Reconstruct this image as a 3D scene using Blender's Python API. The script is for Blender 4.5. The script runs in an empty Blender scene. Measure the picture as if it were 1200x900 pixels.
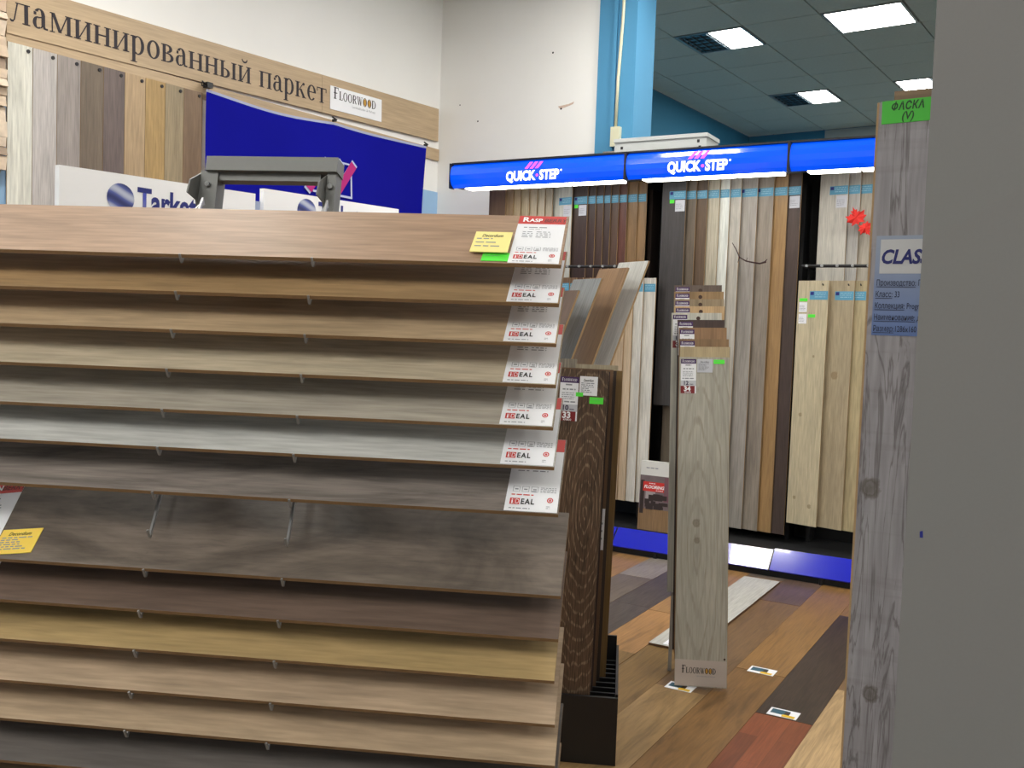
import bpy, bmesh, math, random
from mathutils import Matrix, Vector
rnd = random.Random(7)
scn = bpy.context.scene
COL = scn.collection
R = math.radians

# ------------------------------------------------------------------ camera, world, exposure
EYE = Vector((0.0, 0.0, 1.30))
pitch, roll = math.atan(63 / 1128), math.atan(0.036)
fw = Vector((0, math.cos(pitch), -math.sin(pitch)))
r0 = Vector((1, 0, 0)); u0 = Vector((0, math.sin(pitch), math.cos(pitch)))
rt = r0 * math.cos(roll) + u0 * math.sin(roll)
up = u0 * math.cos(roll) - r0 * math.sin(roll)
cd = bpy.data.cameras.new('camera'); cam = bpy.data.objects.new('camera', cd); COL.objects.link(cam)
cd.sensor_width = 36.0; cd.lens = 36.0 * 1128 / 1200; cd.clip_start = 0.05
cam.matrix_world = Matrix(((rt.x, up.x, -fw.x, EYE.x), (rt.y, up.y, -fw.y, EYE.y), (rt.z, up.z, -fw.z, EYE.z), (0, 0, 0, 1)))
scn.camera = cam
w = bpy.data.worlds.new('world'); scn.world = w; w.use_nodes = True
w.node_tree.nodes['Background'].inputs[0].default_value = (0.8, 0.9, 1.0, 1)
w.node_tree.nodes['Background'].inputs[1].default_value = 0.05
scn.view_settings.view_transform = 'Standard'; scn.view_settings.look = 'None'
scn.view_settings.gamma = 1.0; scn.view_settings.use_curve_mapping = False
scn.view_settings.exposure = 1.08
CEIL_LAMP = 20.0      # strength of the ceiling fixtures' lit diffusers
STRIP_LAMP = 5.5      # strips under the blue headers

# ------------------------------------------------------------------ colour + materials
def lin(c):
    return tuple(((v / 255) / 12.92 if v / 255 <= 0.04045 else ((v / 255 + 0.055) / 1.055) ** 2.4) for v in c)
MATS = {}
def nodes_of(name):
    m = bpy.data.materials.new(name); m.use_nodes = True
    nt = m.node_tree; return m, nt, nt.nodes['Principled BSDF']
def plain(name, c, rough=0.5, metal=0.0, spec=0.5, noise=0.0, nscale=20.0, bump=0.0, coat=0.0):
    if name in MATS: return MATS[name]
    m, nt, b = nodes_of(name); L = nt.links
    b.inputs['Base Color'].default_value = (*lin(c), 1); b.inputs['Roughness'].default_value = rough
    b.inputs['Metallic'].default_value = metal; b.inputs['Specular IOR Level'].default_value = spec
    b.inputs['Coat Weight'].default_value = coat
    tc = nt.nodes.new('ShaderNodeTexCoord'); n = nt.nodes.new('ShaderNodeTexNoise')
    n.inputs['Scale'].default_value = nscale; n.inputs['Detail'].default_value = 4
    L.new(tc.outputs['Object'], n.inputs['Vector'])
    mx = nt.nodes.new('ShaderNodeMix'); mx.data_type = 'RGBA'
    k = max(noise, 0.02); cl = lin(c)
    mx.inputs[6].default_value = (*[v * (1 - k) for v in cl], 1); mx.inputs[7].default_value = (*[min(1, v * (1 + k)) for v in cl], 1)
    L.new(n.outputs['Fac'], mx.inputs[0]); L.new(mx.outputs[2], b.inputs['Base Color'])
    if bump:
        bp = nt.nodes.new('ShaderNodeBump'); bp.inputs['Strength'].default_value = bump; bp.inputs['Distance'].default_value = 0.002
        L.new(n.outputs['Fac'], bp.inputs['Height']); L.new(bp.outputs[0], b.inputs['Normal'])
    MATS[name] = m; return m
def emit(name, c, s):
    if name in MATS: return MATS[name]
    m, nt, b = nodes_of(name)
    b.inputs['Base Color'].default_value = (*lin(c), 1); b.inputs['Emission Color'].default_value = (*lin(c), 1)
    b.inputs['Emission Strength'].default_value = s; MATS[name] = m; return m
def wood(name, c, dark=0.72, light=1.14, axis='Z', rough=0.42, grain=0.2, across=16.0, along=1.3, dist=1.2,
         rings=None, knots=(), cracks=0.0, strips=None, spec=0.4, ds=0.25):
    """procedural laminate decor; c = mid colour, axis = grain direction in object space"""
    if name in MATS: return MATS[name]
    lu = 0.3 * c[0] + 0.59 * c[1] + 0.11 * c[2]; c = tuple(v + (lu - v) * ds for v in c)   # greyed towards luma, putting overall haze into the decor colours
    m, nt, b = nodes_of(name); N = nt.nodes; L = nt.links
    b.inputs['Roughness'].default_value = rough; b.inputs['Specular IOR Level'].default_value = spec
    tc = N.new('ShaderNodeTexCoord'); oi = N.new('ShaderNodeObjectInfo')
    mul = N.new('ShaderNodeMath'); mul.operation = 'MULTIPLY'; mul.inputs[1].default_value = 23.0
    L.new(oi.outputs['Random'], mul.inputs[0])
    add = N.new('ShaderNodeVectorMath'); add.operation = 'ADD'
    L.new(tc.outputs['Object'], add.inputs[0]); L.new(mul.outputs[0], add.inputs[1])
    def mapped(a, l, src=add):
        mp = N.new('ShaderNodeMapping'); sc = [a, a, a]; sc['XYZ'.index(axis)] = l
        mp.inputs['Scale'].default_value = sc; L.new(src.outputs[0] if src is not tc else tc.outputs['Object'], mp.inputs['Vector']); return mp
    n1 = N.new('ShaderNodeTexNoise'); n1.inputs['Scale'].default_value = 1; n1.inputs['Detail'].default_value = 6
    n1.inputs['Roughness'].default_value = 0.6; n1.inputs['Distortion'].default_value = dist
    L.new(mapped(across, along).outputs[0], n1.inputs['Vector'])
    n2 = N.new('ShaderNodeTexNoise'); n2.inputs['Scale'].default_value = 1; n2.inputs['Detail'].default_value = 3
    L.new(mapped(across * 14, along * 7).outputs[0], n2.inputs['Vector'])
    rp = N.new('ShaderNodeValToRGB'); cl = lin(c)
    e = rp.color_ramp.elements
    e[0].position = 0.30; e[0].color = (*[v * dark for v in cl], 1)
    e[1].position = 0.72; e[1].color = (*[min(1, v * light) for v in cl], 1)
    k = e.new(0.5); k.color = (*cl, 1)
    L.new(n1.outputs['Fac'], rp.inputs[0])
    g = N.new('ShaderNodeMapRange'); g.inputs[1].default_value = 0.3; g.inputs[2].default_value = 0.7
    g.inputs[3].default_value = 1 - grain; g.inputs[4].default_value = 1 + grain * 0.6
    L.new(n2.outputs['Fac'], g.inputs[0])
    vm = N.new('ShaderNodeVectorMath'); vm.operation = 'SCALE'
    L.new(rp.outputs[0], vm.inputs[0]); L.new(g.outputs[0], vm.inputs['Scale'])
    col = vm.outputs[0]
    def mixto(fac, colr, prev):
        mx = N.new('ShaderNodeMix'); mx.data_type = 'RGBA'; L.new(fac, mx.inputs[0]); L.new(prev, mx.inputs[6])
        mx.inputs[7].default_value = (*lin(colr), 1); return mx.outputs[2]
    if rings:       # cathedral grain: stretched rings round one centre (cx, cz, width ratio, frequency, colour, amount)
        cx, cz, ra, fr, rc, amt = rings[:6]
        mp = N.new('ShaderNodeMapping'); mp.inputs['Location'].default_value = (-cx, 0, -cz * ra); mp.inputs['Scale'].default_value = (1, 0, ra)
        L.new(tc.outputs['Object'], mp.inputs['Vector'])
        wv = N.new('ShaderNodeTexWave'); wv.wave_type = 'RINGS'; wv.rings_direction = 'SPHERICAL'; wv.inputs['Scale'].default_value = fr
        wv.inputs['Distortion'].default_value = rings[6] if len(rings) > 6 else 5.0; wv.inputs['Detail'].default_value = 3; wv.inputs['Detail Scale'].default_value = 1.2
        L.new(mp.outputs[0], wv.inputs['Vector'])
        r2 = N.new('ShaderNodeMapRange'); r2.inputs[1].default_value = 0.80; r2.inputs[2].default_value = 0.98
        r2.inputs[3].default_value = 0; r2.inputs[4].default_value = amt; L.new(wv.outputs['Fac'], r2.inputs[0])
        m3 = N.new('ShaderNodeMath'); m3.operation = 'MULTIPLY'; g3 = N.new('ShaderNodeMapRange')
        g3.inputs[1].default_value = 0.42; g3.inputs[2].default_value = 0.6; L.new(n2.outputs['Fac'], g3.inputs[0])
        L.new(r2.outputs[0], m3.inputs[0]); L.new(g3.outputs[0], m3.inputs[1])
        col = mixto(m3.outputs[0], rc, col)
    if cracks:
        n4 = N.new('ShaderNodeTexNoise'); n4.inputs['Scale'].default_value = 1; n4.inputs['Detail'].default_value = 5; n4.inputs['Distortion'].default_value = 2.2
        L.new(mapped(30, 2.6).outputs[0], n4.inputs['Vector'])
        r4 = N.new('ShaderNodeValToRGB'); q = r4.color_ramp.elements
        q[0].position = 0.47; q[0].color = (0, 0, 0, 1); q[1].position = 0.53; q[1].color = (0, 0, 0, 1); p5 = q.new(0.5); p5.color = (cracks,) * 3 + (1,)
        L.new(n4.outputs['Fac'], r4.inputs[0]); col = mixto(r4.outputs[0], (70, 62, 60), col)
        n5 = N.new('ShaderNodeTexNoise'); n5.inputs['Scale'].default_value = 1; n5.inputs['Detail'].default_value = 6
        L.new(mapped(4, 60).outputs[0], n5.inputs['Vector'])
        r5 = N.new('ShaderNodeMapRange'); r5.inputs[1].default_value = 0.55; r5.inputs[2].default_value = 0.75; r5.inputs[4].default_value = cracks * 0.45
        L.new(n5.outputs['Fac'], r5.inputs[0]); col = mixto(r5.outputs[0], (92, 82, 80), col)
    for kx, kz, kr, kc in knots:
        mp = N.new('ShaderNodeMapping'); mp.inputs['Location'].default_value = (-kx / kr, 0, -kz / (kr * 1.15)); mp.inputs['Scale'].default_value = (1 / kr, 0, 1 / (kr * 1.15))
        L.new(tc.outputs['Object'], mp.inputs['Vector'])
        nn = N.new('ShaderNodeTexNoise'); nn.inputs['Scale'].default_value = 2.0; L.new(mp.outputs[0], nn.inputs['Vector'])
        va = N.new('ShaderNodeVectorMath'); va.operation = 'MULTIPLY_ADD'; va.inputs[1].default_value = (0.7, 0, 0.7)
        L.new(nn.outputs['Color'], va.inputs[0]); L.new(mp.outputs[0], va.inputs[2])
        sb = N.new('ShaderNodeVectorMath'); sb.operation = 'SUBTRACT'; sb.inputs[1].default_value = (0.35, 0, 0.35); L.new(va.outputs[0], sb.inputs[0])
        ln = N.new('ShaderNodeVectorMath'); ln.operation = 'LENGTH'; L.new(sb.outputs[0], ln.inputs[0])
        rr = N.new('ShaderNodeValToRGB'); q = rr.color_ramp.elements
        q[0].position = 0.0; q[0].color = (0.75,) * 3 + (1,); q[1].position = 1.0; q[1].color = (0, 0, 0, 1)
        for ps, v in ((0.45, 0.55), (0.6, 0.8), (0.8, 0.6)):
            z = q.new(ps); z.color = (v, v, v, 1)
        L.new(ln.outputs['Value'], rr.inputs[0]); col = mixto(rr.outputs[0], kc, col)
    if strips:      # printed multi-strip decor: strip width, strip length, colour variation
        sw, sl, var = strips
        mp = N.new('ShaderNodeMapping'); mp.inputs['Rotation'].default_value = (0, 0, R(90)) if axis == 'Y' else (0, 0, 0)
        L.new(tc.outputs['Object'], mp.inputs['Vector'])
        bk = N.new('ShaderNodeTexBrick'); bk.inputs['Scale'].default_value = 1; bk.inputs['Brick Width'].default_value = sl; bk.inputs['Row Height'].default_value = sw
        bk.inputs['Mortar Size'].default_value = 0.0006; bk.inputs['Color1'].default_value = (1 - var,) * 3 + (1,); bk.inputs['Color2'].default_value = (1 + var,) * 3 + (1,)
        bk.inputs['Mortar'].default_value = (0.5, 0.5, 0.5, 1); L.new(mp.outputs[0], bk.inputs['Vector'])
        v2 = N.new('ShaderNodeVectorMath'); v2.operation = 'MULTIPLY'; L.new(col, v2.inputs[0]); L.new(bk.outputs[0], v2.inputs[1]); col = v2.outputs[0]
    L.new(col, b.inputs['Base Color'])
    bp = N.new('ShaderNodeBump'); bp.inputs['Strength'].default_value = 0.12; bp.inputs['Distance'].default_value = 0.001
    L.new(n2.outputs['Fac'], bp.inputs['Height']); L.new(bp.outputs[0], b.inputs['Normal'])
    MATS[name] = m; return m

CORE = plain('fibreboard_core', (164, 136, 100), 0.8, noise=0.15, nscale=200)
CORE_DARK = plain('fibreboard_core_dark', (112, 80, 52), 0.8, noise=0.15, nscale=200)
WHITE = plain('white_paint', (236, 235, 233), 0.7, noise=0.03, nscale=3)
PAPER = plain('white_paper', (240, 241, 246), 0.6)
PAPER_G = plain('grey_paper', (196, 198, 206), 0.6)
RED = plain('red_print', (205, 48, 42), 0.55)
DRED = plain('dark_red_print', (126, 24, 30), 0.55)
INK = plain('black_ink', (30, 28, 34), 0.6)
GINK = plain('grey_ink', (146, 148, 156), 0.6)
WINK = plain('white_ink', (245, 245, 248), 0.6)
PURPLE = plain('purple_print', (66, 34, 92), 0.55)
GREEN = plain('neon_green_paper', (88, 236, 66), 0.6)
GREEN2 = plain('green_card', (70, 186, 56), 0.6)
YELLOW = plain('yellow_paper', (248, 214, 92), 0.6)
BLUE_T = plain('blue_tag', (92, 158, 190), 0.55)
NAVY = plain('navy_print', (22, 34, 122), 0.5)
BLACK = plain('black_metal', (20, 20, 23), 0.45, noise=0.1, nscale=60)
BLACKB = plain('black_board', (14, 14, 16), 0.7, noise=0.1, nscale=8)
STEEL = plain('grey_powder_coated_steel', (120, 121, 120), 0.5, metal=0.25, noise=0.05, nscale=80)
CHROME = plain('galvanised_steel', (176, 178, 180), 0.35, metal=0.8, noise=0.1, nscale=60)

# ------------------------------------------------------------------ geometry helpers
def frame(o, az, lean=0.0, rollz=0.0):
    """X along azimuth az (0 = +Y, 90 = +X), Y away, Z up; leaned back by lean degrees about X, then turned in its own face"""
    a = R(az); x = Vector((math.sin(a), math.cos(a), 0)); y = Vector((-math.cos(a), math.sin(a), 0)); z = Vector((0, 0, 1))
    l = R(lean); z2 = z * math.cos(l) + y * math.sin(l); y2 = y * math.cos(l) - z * math.sin(l)
    if rollz:
        q = R(rollz); x3 = x * math.cos(q) + z2 * math.sin(q); z3 = z2 * math.cos(q) - x * math.sin(q); x, z2 = x3, z3
    return Matrix(((x.x, y2.x, z2.x, o[0]), (x.y, y2.y, z2.y, o[1]), (x.z, y2.z, z2.z, o[2]), (0, 0, 0, 1)))
class MB:
    def __init__(s): s.v = []; s.f = []; s.m = []
    def quad(s, a, b, c, d, mi=0):
        n = len(s.v); s.v += [a, b, c, d]; s.f.append((n, n + 1, n + 2, n + 3)); s.m.append(mi); return s
    def box(s, x0, x1, y0, y1, z0, z1, mi=0, side=None):
        n = len(s.v); side = mi if side is None else side
        s.v += [(x0, y0, z0), (x1, y0, z0), (x1, y1, z0), (x0, y1, z0), (x0, y0, z1), (x1, y0, z1), (x1, y1, z1), (x0, y1, z1)]
        for q, k in (((0, 1, 5, 4), mi), ((2, 3, 7, 6), mi), ((1, 2, 6, 5), side), ((3, 0, 4, 7), side), ((4, 5, 6, 7), side), ((3, 2, 1, 0), side)):
            s.f.append(tuple(n + i for i in q)); s.m.append(k)
        return s
    def prism(s, poly, x0, x1, mi=0, cap=None):     # poly in (y, z), counter-clockwise seen from +x, extruded along x
        n = len(s.v); k = len(poly); cap = mi if cap is None else cap
        s.v += [(x0, y, z) for y, z in poly] + [(x1, y, z) for y, z in poly]
        for i in range(k):
            j = (i + 1) % k; s.f.append((n + i, n + k + i, n + k + j, n + j)); s.m.append(mi)
        s.f.append(tuple(n + i for i in range(k))); s.m.append(cap); s.f.append(tuple(n + k + i for i in reversed(range(k)))); s.m.append(cap); return s
    def plate(s, poly, y0, y1, mi=0):               # poly in (x, z), facing -y, thickness along y
        n = len(s.v); k = len(poly)
        s.v += [(x, y0, z) for x, z in poly] + [(x, y1, z) for x, z in poly]
        s.f.append(tuple(n + i for i in range(k))); s.m.append(mi); s.f.append(tuple(n + k + i for i in reversed(range(k)))); s.m.append(mi)
        for i in range(k):
            j = (i + 1) % k; s.f.append((n + j, n + i, n + k + i, n + k + j)); s.m.append(mi)
        return s
    def tube(s, pts, r, seg=8, mi=0):
        pts = [Vector(p) for p in pts]; n0 = len(s.v); rr = r if isinstance(r, (list, tuple)) else [r] * len(pts)
        for i, p in enumerate(pts):
            d = (pts[min(i + 1, len(pts) - 1)] - pts[max(i - 1, 0)]).normalized()
            a = d.cross(Vector((0, 0, 1))); a = a.normalized() if a.length > 1e-3 else Vector((1, 0, 0)); b = d.cross(a)
            for k in range(seg):
                t = 2 * math.pi * k / seg; s.v.append(tuple(p + (a * math.cos(t) + b * math.sin(t)) * rr[i]))
        for i in range(len(pts) - 1):
            for k in range(seg):
                k2 = (k + 1) % seg; s.f.append((n0 + i * seg + k, n0 + i * seg + k2, n0 + (i + 1) * seg + k2, n0 + (i + 1) * seg + k)); s.m.append(mi)
        e = n0 + (len(pts) - 1) * seg
        s.f.append(tuple(n0 + k for k in reversed(range(seg)))); s.m.append(mi); s.f.append(tuple(e + k for k in range(seg))); s.m.append(mi); return s
    def disc(s, cx, cz, r, y=0.0, seg=20, mi=0, rz=None):
        n = len(s.v); rz = r if rz is None else rz
        s.v += [(cx + r * math.cos(2 * math.pi * k / seg), y, cz + rz * math.sin(2 * math.pi * k / seg)) for k in range(seg)]
        s.f.append(tuple(n + k for k in range(seg))); s.m.append(mi); return s
    def mesh(s, name, mats, smooth=False):
        me = bpy.data.meshes.new(name); me.from_pydata([tuple(v) for v in s.v], [], s.f); me.update()
        for m in (mats if isinstance(mats, (list, tuple)) else [mats]): me.materials.append(m)
        for p, k in zip(me.polygons, s.m): p.material_index = k; p.use_smooth = smooth
        return me
    def build(s, name, mats, parent=None, M=None, smooth=False):
        return obj(name, s.mesh(name, mats, smooth), parent, M)
def obj(name, me, parent=None, M=None):
    o = bpy.data.objects.new(name, me); COL.objects.link(o)
    if parent: o.parent = parent
    if M is not None: o.matrix_local = M
    return o
def empty(name, M):
    o = bpy.data.objects.new(name, None); COL.objects.link(o); o.empty_display_size = 0.1; o.matrix_world = M; return o
def tag(o, label, cat, group=None):
    o['label'] = label; o['category'] = cat
    if group: o['group'] = group
    return o
def struct(o): o['kind'] = 'structure'; return o
T3 = lambda x, y, z: Matrix.Translation((x, y, z))
# ---- lettering
TXT = {}
def text_mesh(body, size, bold=0.0, shear=0.0, sx=1.0, align='LEFT', y=0.0, spacing=1.0):
    key = (body, size, bold, shear, sx, align, y, spacing)
    if key in TXT: return TXT[key]
    cu = bpy.data.curves.new('lettering', 'FONT'); cu.body = body; cu.size = size; cu.offset = bold * size; cu.shear = shear
    cu.align_x = align; cu.resolution_u = 3; cu.space_character = spacing
    t = bpy.data.objects.new('lettering', cu); COL.objects.link(t)
    me = bpy.data.meshes.new_from_object(t.evaluated_get(bpy.context.evaluated_depsgraph_get()))
    bpy.data.objects.remove(t); bpy.data.curves.remove(cu)
    for v in me.vertices: v.co = (v.co.x * sx, y, v.co.y)
    me.materials.clear(); TXT[key] = me; return me
def letters(parent, body, size, x, z, mat, y=-0.001, name='lettering', **k):
    base = text_mesh(body, size, **k); key = ('m', body, size, mat.name, tuple(sorted(k.items())))
    if key not in TXT:
        me = base.copy(); me.materials.append(mat); TXT[key] = me
    return obj(name, TXT[key], parent, T3(x, y, z))
def dashes(mb, x0, x1, z, h, mi=0, y=0.0, density=0.8, seed=0):
    q = random.Random(seed); x = x0
    while x < x1:
        wd = min(q.uniform(1.2, 5) * h, x1 - x); mb.quad((x, y, z), (x + wd, y, z), (x + wd, y, z + h), (x, y, z + h), mi); x += wd + h * 0.7 / density
    return mb
# serif letter shapes built from stems, hairlines and bowls (units: x-height = 1)
TK, TN, SF = 0.20, 0.07, 0.055
def g_rect(P, x0, x1, z0, z1): P.append([(x0, z0), (x1, z0), (x1, z1), (x0, z1)])
def g_stem(P, x, z0=0.0, z1=1.0, wd=TK, top=True, bot=True):
    g_rect(P, x, x + wd, z0, z1)
    if bot: g_rect(P, x - 0.1, x + wd + 0.1, z0, z0 + SF)
    if top: g_rect(P, x - 0.1, x + wd + 0.1, z1 - SF, z1)
def g_diag(P, x0, z0, x1, z1, wd): P.append([(x0, z0), (x0 + wd, z0), (x1 + wd, z1), (x1, z1)])
def g_arc(P, cx, cz, rx, rz, a0, a1, wt=TK, nt=TN, seg=18):
    pr = None
    for i in range(seg + 1):
        a = R(a0 + (a1 - a0) * i / seg); c, s_ = math.cos(a), math.sin(a)
        o = (cx + rx * c, cz + rz * s_); n = (cx + (rx - wt) * c, cz + (rz - nt) * s_)
        if pr: P.append([pr[0], o, n, pr[1]])
        pr = (o, n)
def glyph(ch):
    P = []
    if ch == 'л':
        g_stem(P, 0.72); g_rect(P, 0.27, 0.8, 1 - SF, 1); g_diag(P, 0.17, 0.1, 0.34, 0.97, 0.075); g_arc(P, 0.1, 0.1, 0.11, 0.11, 150, 380, 0.11, 0.11, 10); return P, 1.1
    if ch == 'а':
        g_rect(P, 0.5, 0.5 + TK, 0.1, 0.72); g_arc(P, 0.40, 0.70, 0.29, 0.32, 0, 150); g_rect(P, 0.1, 0.24, 0.66, 0.82)
        g_arc(P, 0.32, 0.29, 0.27, 0.31, 60, 310, TK * 0.95, TN); P.append([(0.4, 0.53), (0.52, 0.55), (0.52, 0.62), (0.4, 0.60)]); g_rect(P, 0.66, 0.84, 0.0, 0.09); g_rect(P, 0.6, 0.72, 0.02, 0.14); g_diag(P, 0.42, 0.04, 0.5, 0.14, 0.09); return P, 0.9
    if ch == 'м':
        g_stem(P, 0.14, wd=0.07); g_stem(P, 0.96); g_diag(P, 0.5, 0.05, 0.12, 1.0, 0.19); g_diag(P, 0.56, 0.05, 0.95, 1.0, 0.075); return P, 1.32
    if ch in 'ий':
        g_stem(P, 0.12); g_stem(P, 0.74); g_diag(P, 0.28, 0.08, 0.72, 0.85, 0.075)
        if ch == 'й': g_arc(P, 0.53, 1.42, 0.22, 0.24, 180, 360, 0.07, 0.1, 12)
        return P, 1.1
    if ch == 'н':
        g_stem(P, 0.12); g_stem(P, 0.74); g_rect(P, 0.25, 0.8, 0.48, 0.55); return P, 1.1
    if ch == 'п':
        g_stem(P, 0.12); g_stem(P, 0.74); g_rect(P, 0.2, 0.85, 1 - SF * 1.3, 1); return P, 1.1
    if ch == 'р':
        g_stem(P, 0.12, -0.45, 1.0, top=False); g_rect(P, 0.02, 0.2, 0.92, 0.99); g_arc(P, 0.47, 0.5, 0.4, 0.52, -125, 130); return P, 0.98
    if ch == 'о':
        g_arc(P, 0.47, 0.5, 0.41, 0.52, 0, 360, seg=28); return P, 0.95
    if ch == 'в':
        g_stem(P, 0.12); g_arc(P, 0.42, 0.77, 0.33, 0.23, -90, 90); g_arc(P, 0.42, 0.27, 0.42, 0.27, -90, 90); g_rect(P, 0.2, 0.44, 0.48, 0.545); g_rect(P, 0.2, 0.44, 0.94, 1); g_rect(P, 0.2, 0.44, 0, 0.06); return P, 0.93
    if ch == 'ы':
        g_stem(P, 0.12); g_arc(P, 0.4, 0.28, 0.38, 0.28, -90, 90); g_rect(P, 0.2, 0.42, 0.5, 0.56); g_rect(P, 0.2, 0.42, 0, 0.06); g_stem(P, 0.98); return P, 1.36
    if ch == 'к':
        g_stem(P, 0.12); g_diag(P, 0.3, 0.45, 0.66, 0.95, 0.08); g_diag(P, 0.7, 0.0, 0.38, 0.56, 0.2); g_rect(P, 0.6, 0.98, 0, SF); g_arc(P, 0.74, 0.9, 0.1, 0.1, 0, 360, 0.1, 0.1, 8); return P, 1.0
    if ch == 'е':
        g_arc(P, 0.45, 0.5, 0.39, 0.52, 0, 318); g_rect(P, 0.12, 0.82, 0.5, 0.57); return P, 0.9
    if ch == 'т':
        g_stem(P, 0.36, top=False); g_rect(P, 0.04, 0.87, 0.93, 1); g_rect(P, 0.02, 0.09, 0.72, 1); g_rect(P, 0.82, 0.89, 0.72, 1); return P, 0.92
    if ch == ' ': return P, 0.55
    H = 1.0                                          # Latin capitals
    if ch == 'F':
        g_stem(P, 0.1); g_rect(P, 0.2, 0.7, H - 0.07, H); g_rect(P, 0.63, 0.7, 0.76, H); g_rect(P, 0.0, 0.52, 0.48, 0.55); return P, 0.76
    if ch == 'L':
        g_stem(P, 0.1); g_rect(P, 0.2, 0.7, 0, 0.07); g_rect(P, 0.63, 0.7, 0, 0.28); return P, 0.76
    if ch in 'O@':
        g_arc(P, 0.45, 0.5, 0.42, 0.53, 0, 360, 0.17, 0.07, 26); return P, 0.92
    if ch == 'R':
        g_stem(P, 0.1); g_arc(P, 0.4, 0.74, 0.36, 0.26, -90, 90, 0.17); g_rect(P, 0.2, 0.42, H - 0.06, H); g_rect(P, 0.2, 0.42, 0.48, 0.54); g_diag(P, 0.66, 0, 0.36, 0.5, 0.19); return P, 0.9
    if ch == 'W':
        for x in (0.0, 0.42): g_diag(P, x + 0.3, 0, x + 0.05, 1, 0.17); g_diag(P, x + 0.36, 0, x + 0.58, 1, 0.07)
        g_rect(P, -0.05, 0.3, H - SF, H); g_rect(P, 0.88, 1.18, H - SF, H); return P, 1.18
    if ch == 'D':
        g_stem(P, 0.1); g_arc(P, 0.38, 0.5, 0.48, 0.5, -90, 90, 0.18); g_rect(P, 0.2, 0.4, H - 0.06, H); g_rect(P, 0.2, 0.4, 0, 0.06); return P, 0.95
    return P, 0.5
def serif(body, h, y=0.0, caps_first=1.0, track=0.0, sx=1.0):
    mb = MB(); x = 0.0
    for i, ch in enumerate(body):
        P, adv = glyph(ch); k = h * (caps_first if i == 0 else 1.0)
        for poly in P:
            n = len(mb.v); mb.v += [((x + a * k) * sx, y, b * k) for a, b in poly]
            area = sum(poly[j][0] * poly[(j + 1) % len(poly)][1] - poly[(j + 1) % len(poly)][0] * poly[j][1] for j in range(len(poly)))
            ids = list(range(n, n + len(poly))); mb.f.append(tuple(ids if area > 0 else ids[::-1])); mb.m.append(0)
        x += (adv + track) * k
    return mb, x * sx
def floor_logo(parent, x, z, h, y=-0.001, wide=None, tagline=True):
    """serif small-caps logo with two honey-coloured letters, line of small words below"""
    mb, wd = serif('FLOORWOOD', h, 0, 1.35, 0.04); k = (wide / wd) if wide else 1.0
    for i, v in enumerate(mb.v): mb.v[i] = (v[0] * k, v[1], v[2])
    mb.build('lettering', INK, parent, T3(x, y, z))
    f = MB(); px = 0.0
    for i, ch in enumerate('FLOORWOOD'):
        adv = glyph(ch)[1] * h * (1.35 if i == 0 else 1) + 0.04 * h * (1.35 if i == 0 else 1)
        if i in (6, 7): f.disc((px + 0.45 * h) * k, 0.5 * h, 0.27 * h * k, 0.0, 16, 0, 0.42 * h)
        px += adv
    f.build('logo_fill', plain('honey_print', (196, 148, 60), 0.5), parent, T3(x, y - 0.0001, z))
    if tagline: letters(parent, 'Laminatboden & Parkett', h * 0.42, x + wd * k * 0.42, z - h * 0.55, GINK, y=y, sx=wd * k * 0.58 / (h * 0.42 * 10.2))

# ------------------------------------------------------------------ frames of the place
C35 = (math.sin(R(35)), math.cos(R(35)))
def AB(a, b, z=0.0):                     # room axes: a along azimuth 35, b along azimuth 125
    return Vector((a * math.sin(R(35)) + b * math.sin(R(125)), a * math.cos(R(35)) + b * math.cos(R(125)), z))
ROOM = frame((0, 0, 0), 125)             # local X = b, local Y = a
def ST(s, t, z=0.0):                     # display axes: s along azimuth 120, t along azimuth 30
    return Vector((s * math.sin(R(120)) + t * math.sin(R(30)), s * math.cos(R(120)) + t * math.cos(R(30)), z))
DISP = frame((0, 0, 0), 120)             # local X = s, local Y = t
ZC = 3.83
BL, BR, A0, A1 = -4.68, 4.6, -8.6, 11.68
CORNER = Vector((-0.614, 7.283, 0.0)); AC = CORNER.x * C35[0] + CORNER.y * C35[1]

# ------------------------------------------------------------------ room shell
BLUEW = plain('blue_wall_paint', (52, 128, 166), 0.75, noise=0.04, nscale=2)
BLUEP = plain('light_blue_paint', (74, 142, 184), 0.75, noise=0.04, nscale=2)
floor = struct(MB().box(BL, BR, A0, A1, -0.10, -0.012).build('floor', plain('screed', (96, 84, 70), 0.8), None, ROOM))
struct(MB().box(BL - 0.15, BL, A0, AC + 0.05, 0, ZC).build('wall_left', WHITE, None, ROOM))
struct(MB().box(BL - 0.15, BL, AC + 0.05, A1, 0, ZC).build('wall_left_rear', BLUEW, None, ROOM))
wf = struct(MB().box(BL - 0.15, BR, A1, A1 + 0.15, 0, ZC).build('wall_far', BLUEW, None, ROOM))
MB().box(-3.72, BR, A1 - 0.03, A1 - 0.004, 0, ZC - 0.01).build('white_panel', plain('grey_white_panel', (168, 176, 176), 0.7), wf, Matrix.Identity(4))
struct(MB().box(BR, BR + 0.15, A0, A1, 0, ZC).build('wall_right', WHITE, None, ROOM))
struct(MB().box(BL, BR, A0 - 0.15, A0, 0, ZC).build('wall_back', WHITE, None, ROOM))
wp = struct(MB().box(-4.42, -2.875, 6.0, 6.15, 0, ZC).build('wall_partition', WHITE, None, DISP))
for sx, z, r_ in ((-3.23, 3.235, 0.007), (-3.15, 2.845, 0.008), (-3.83, 2.81, 0.006), (-3.99, 2.94, 0.005)):
    MB().disc(sx, z, r_, 5.998, 10).build('screw_hole', INK, wp, Matrix.Identity(4))
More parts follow.
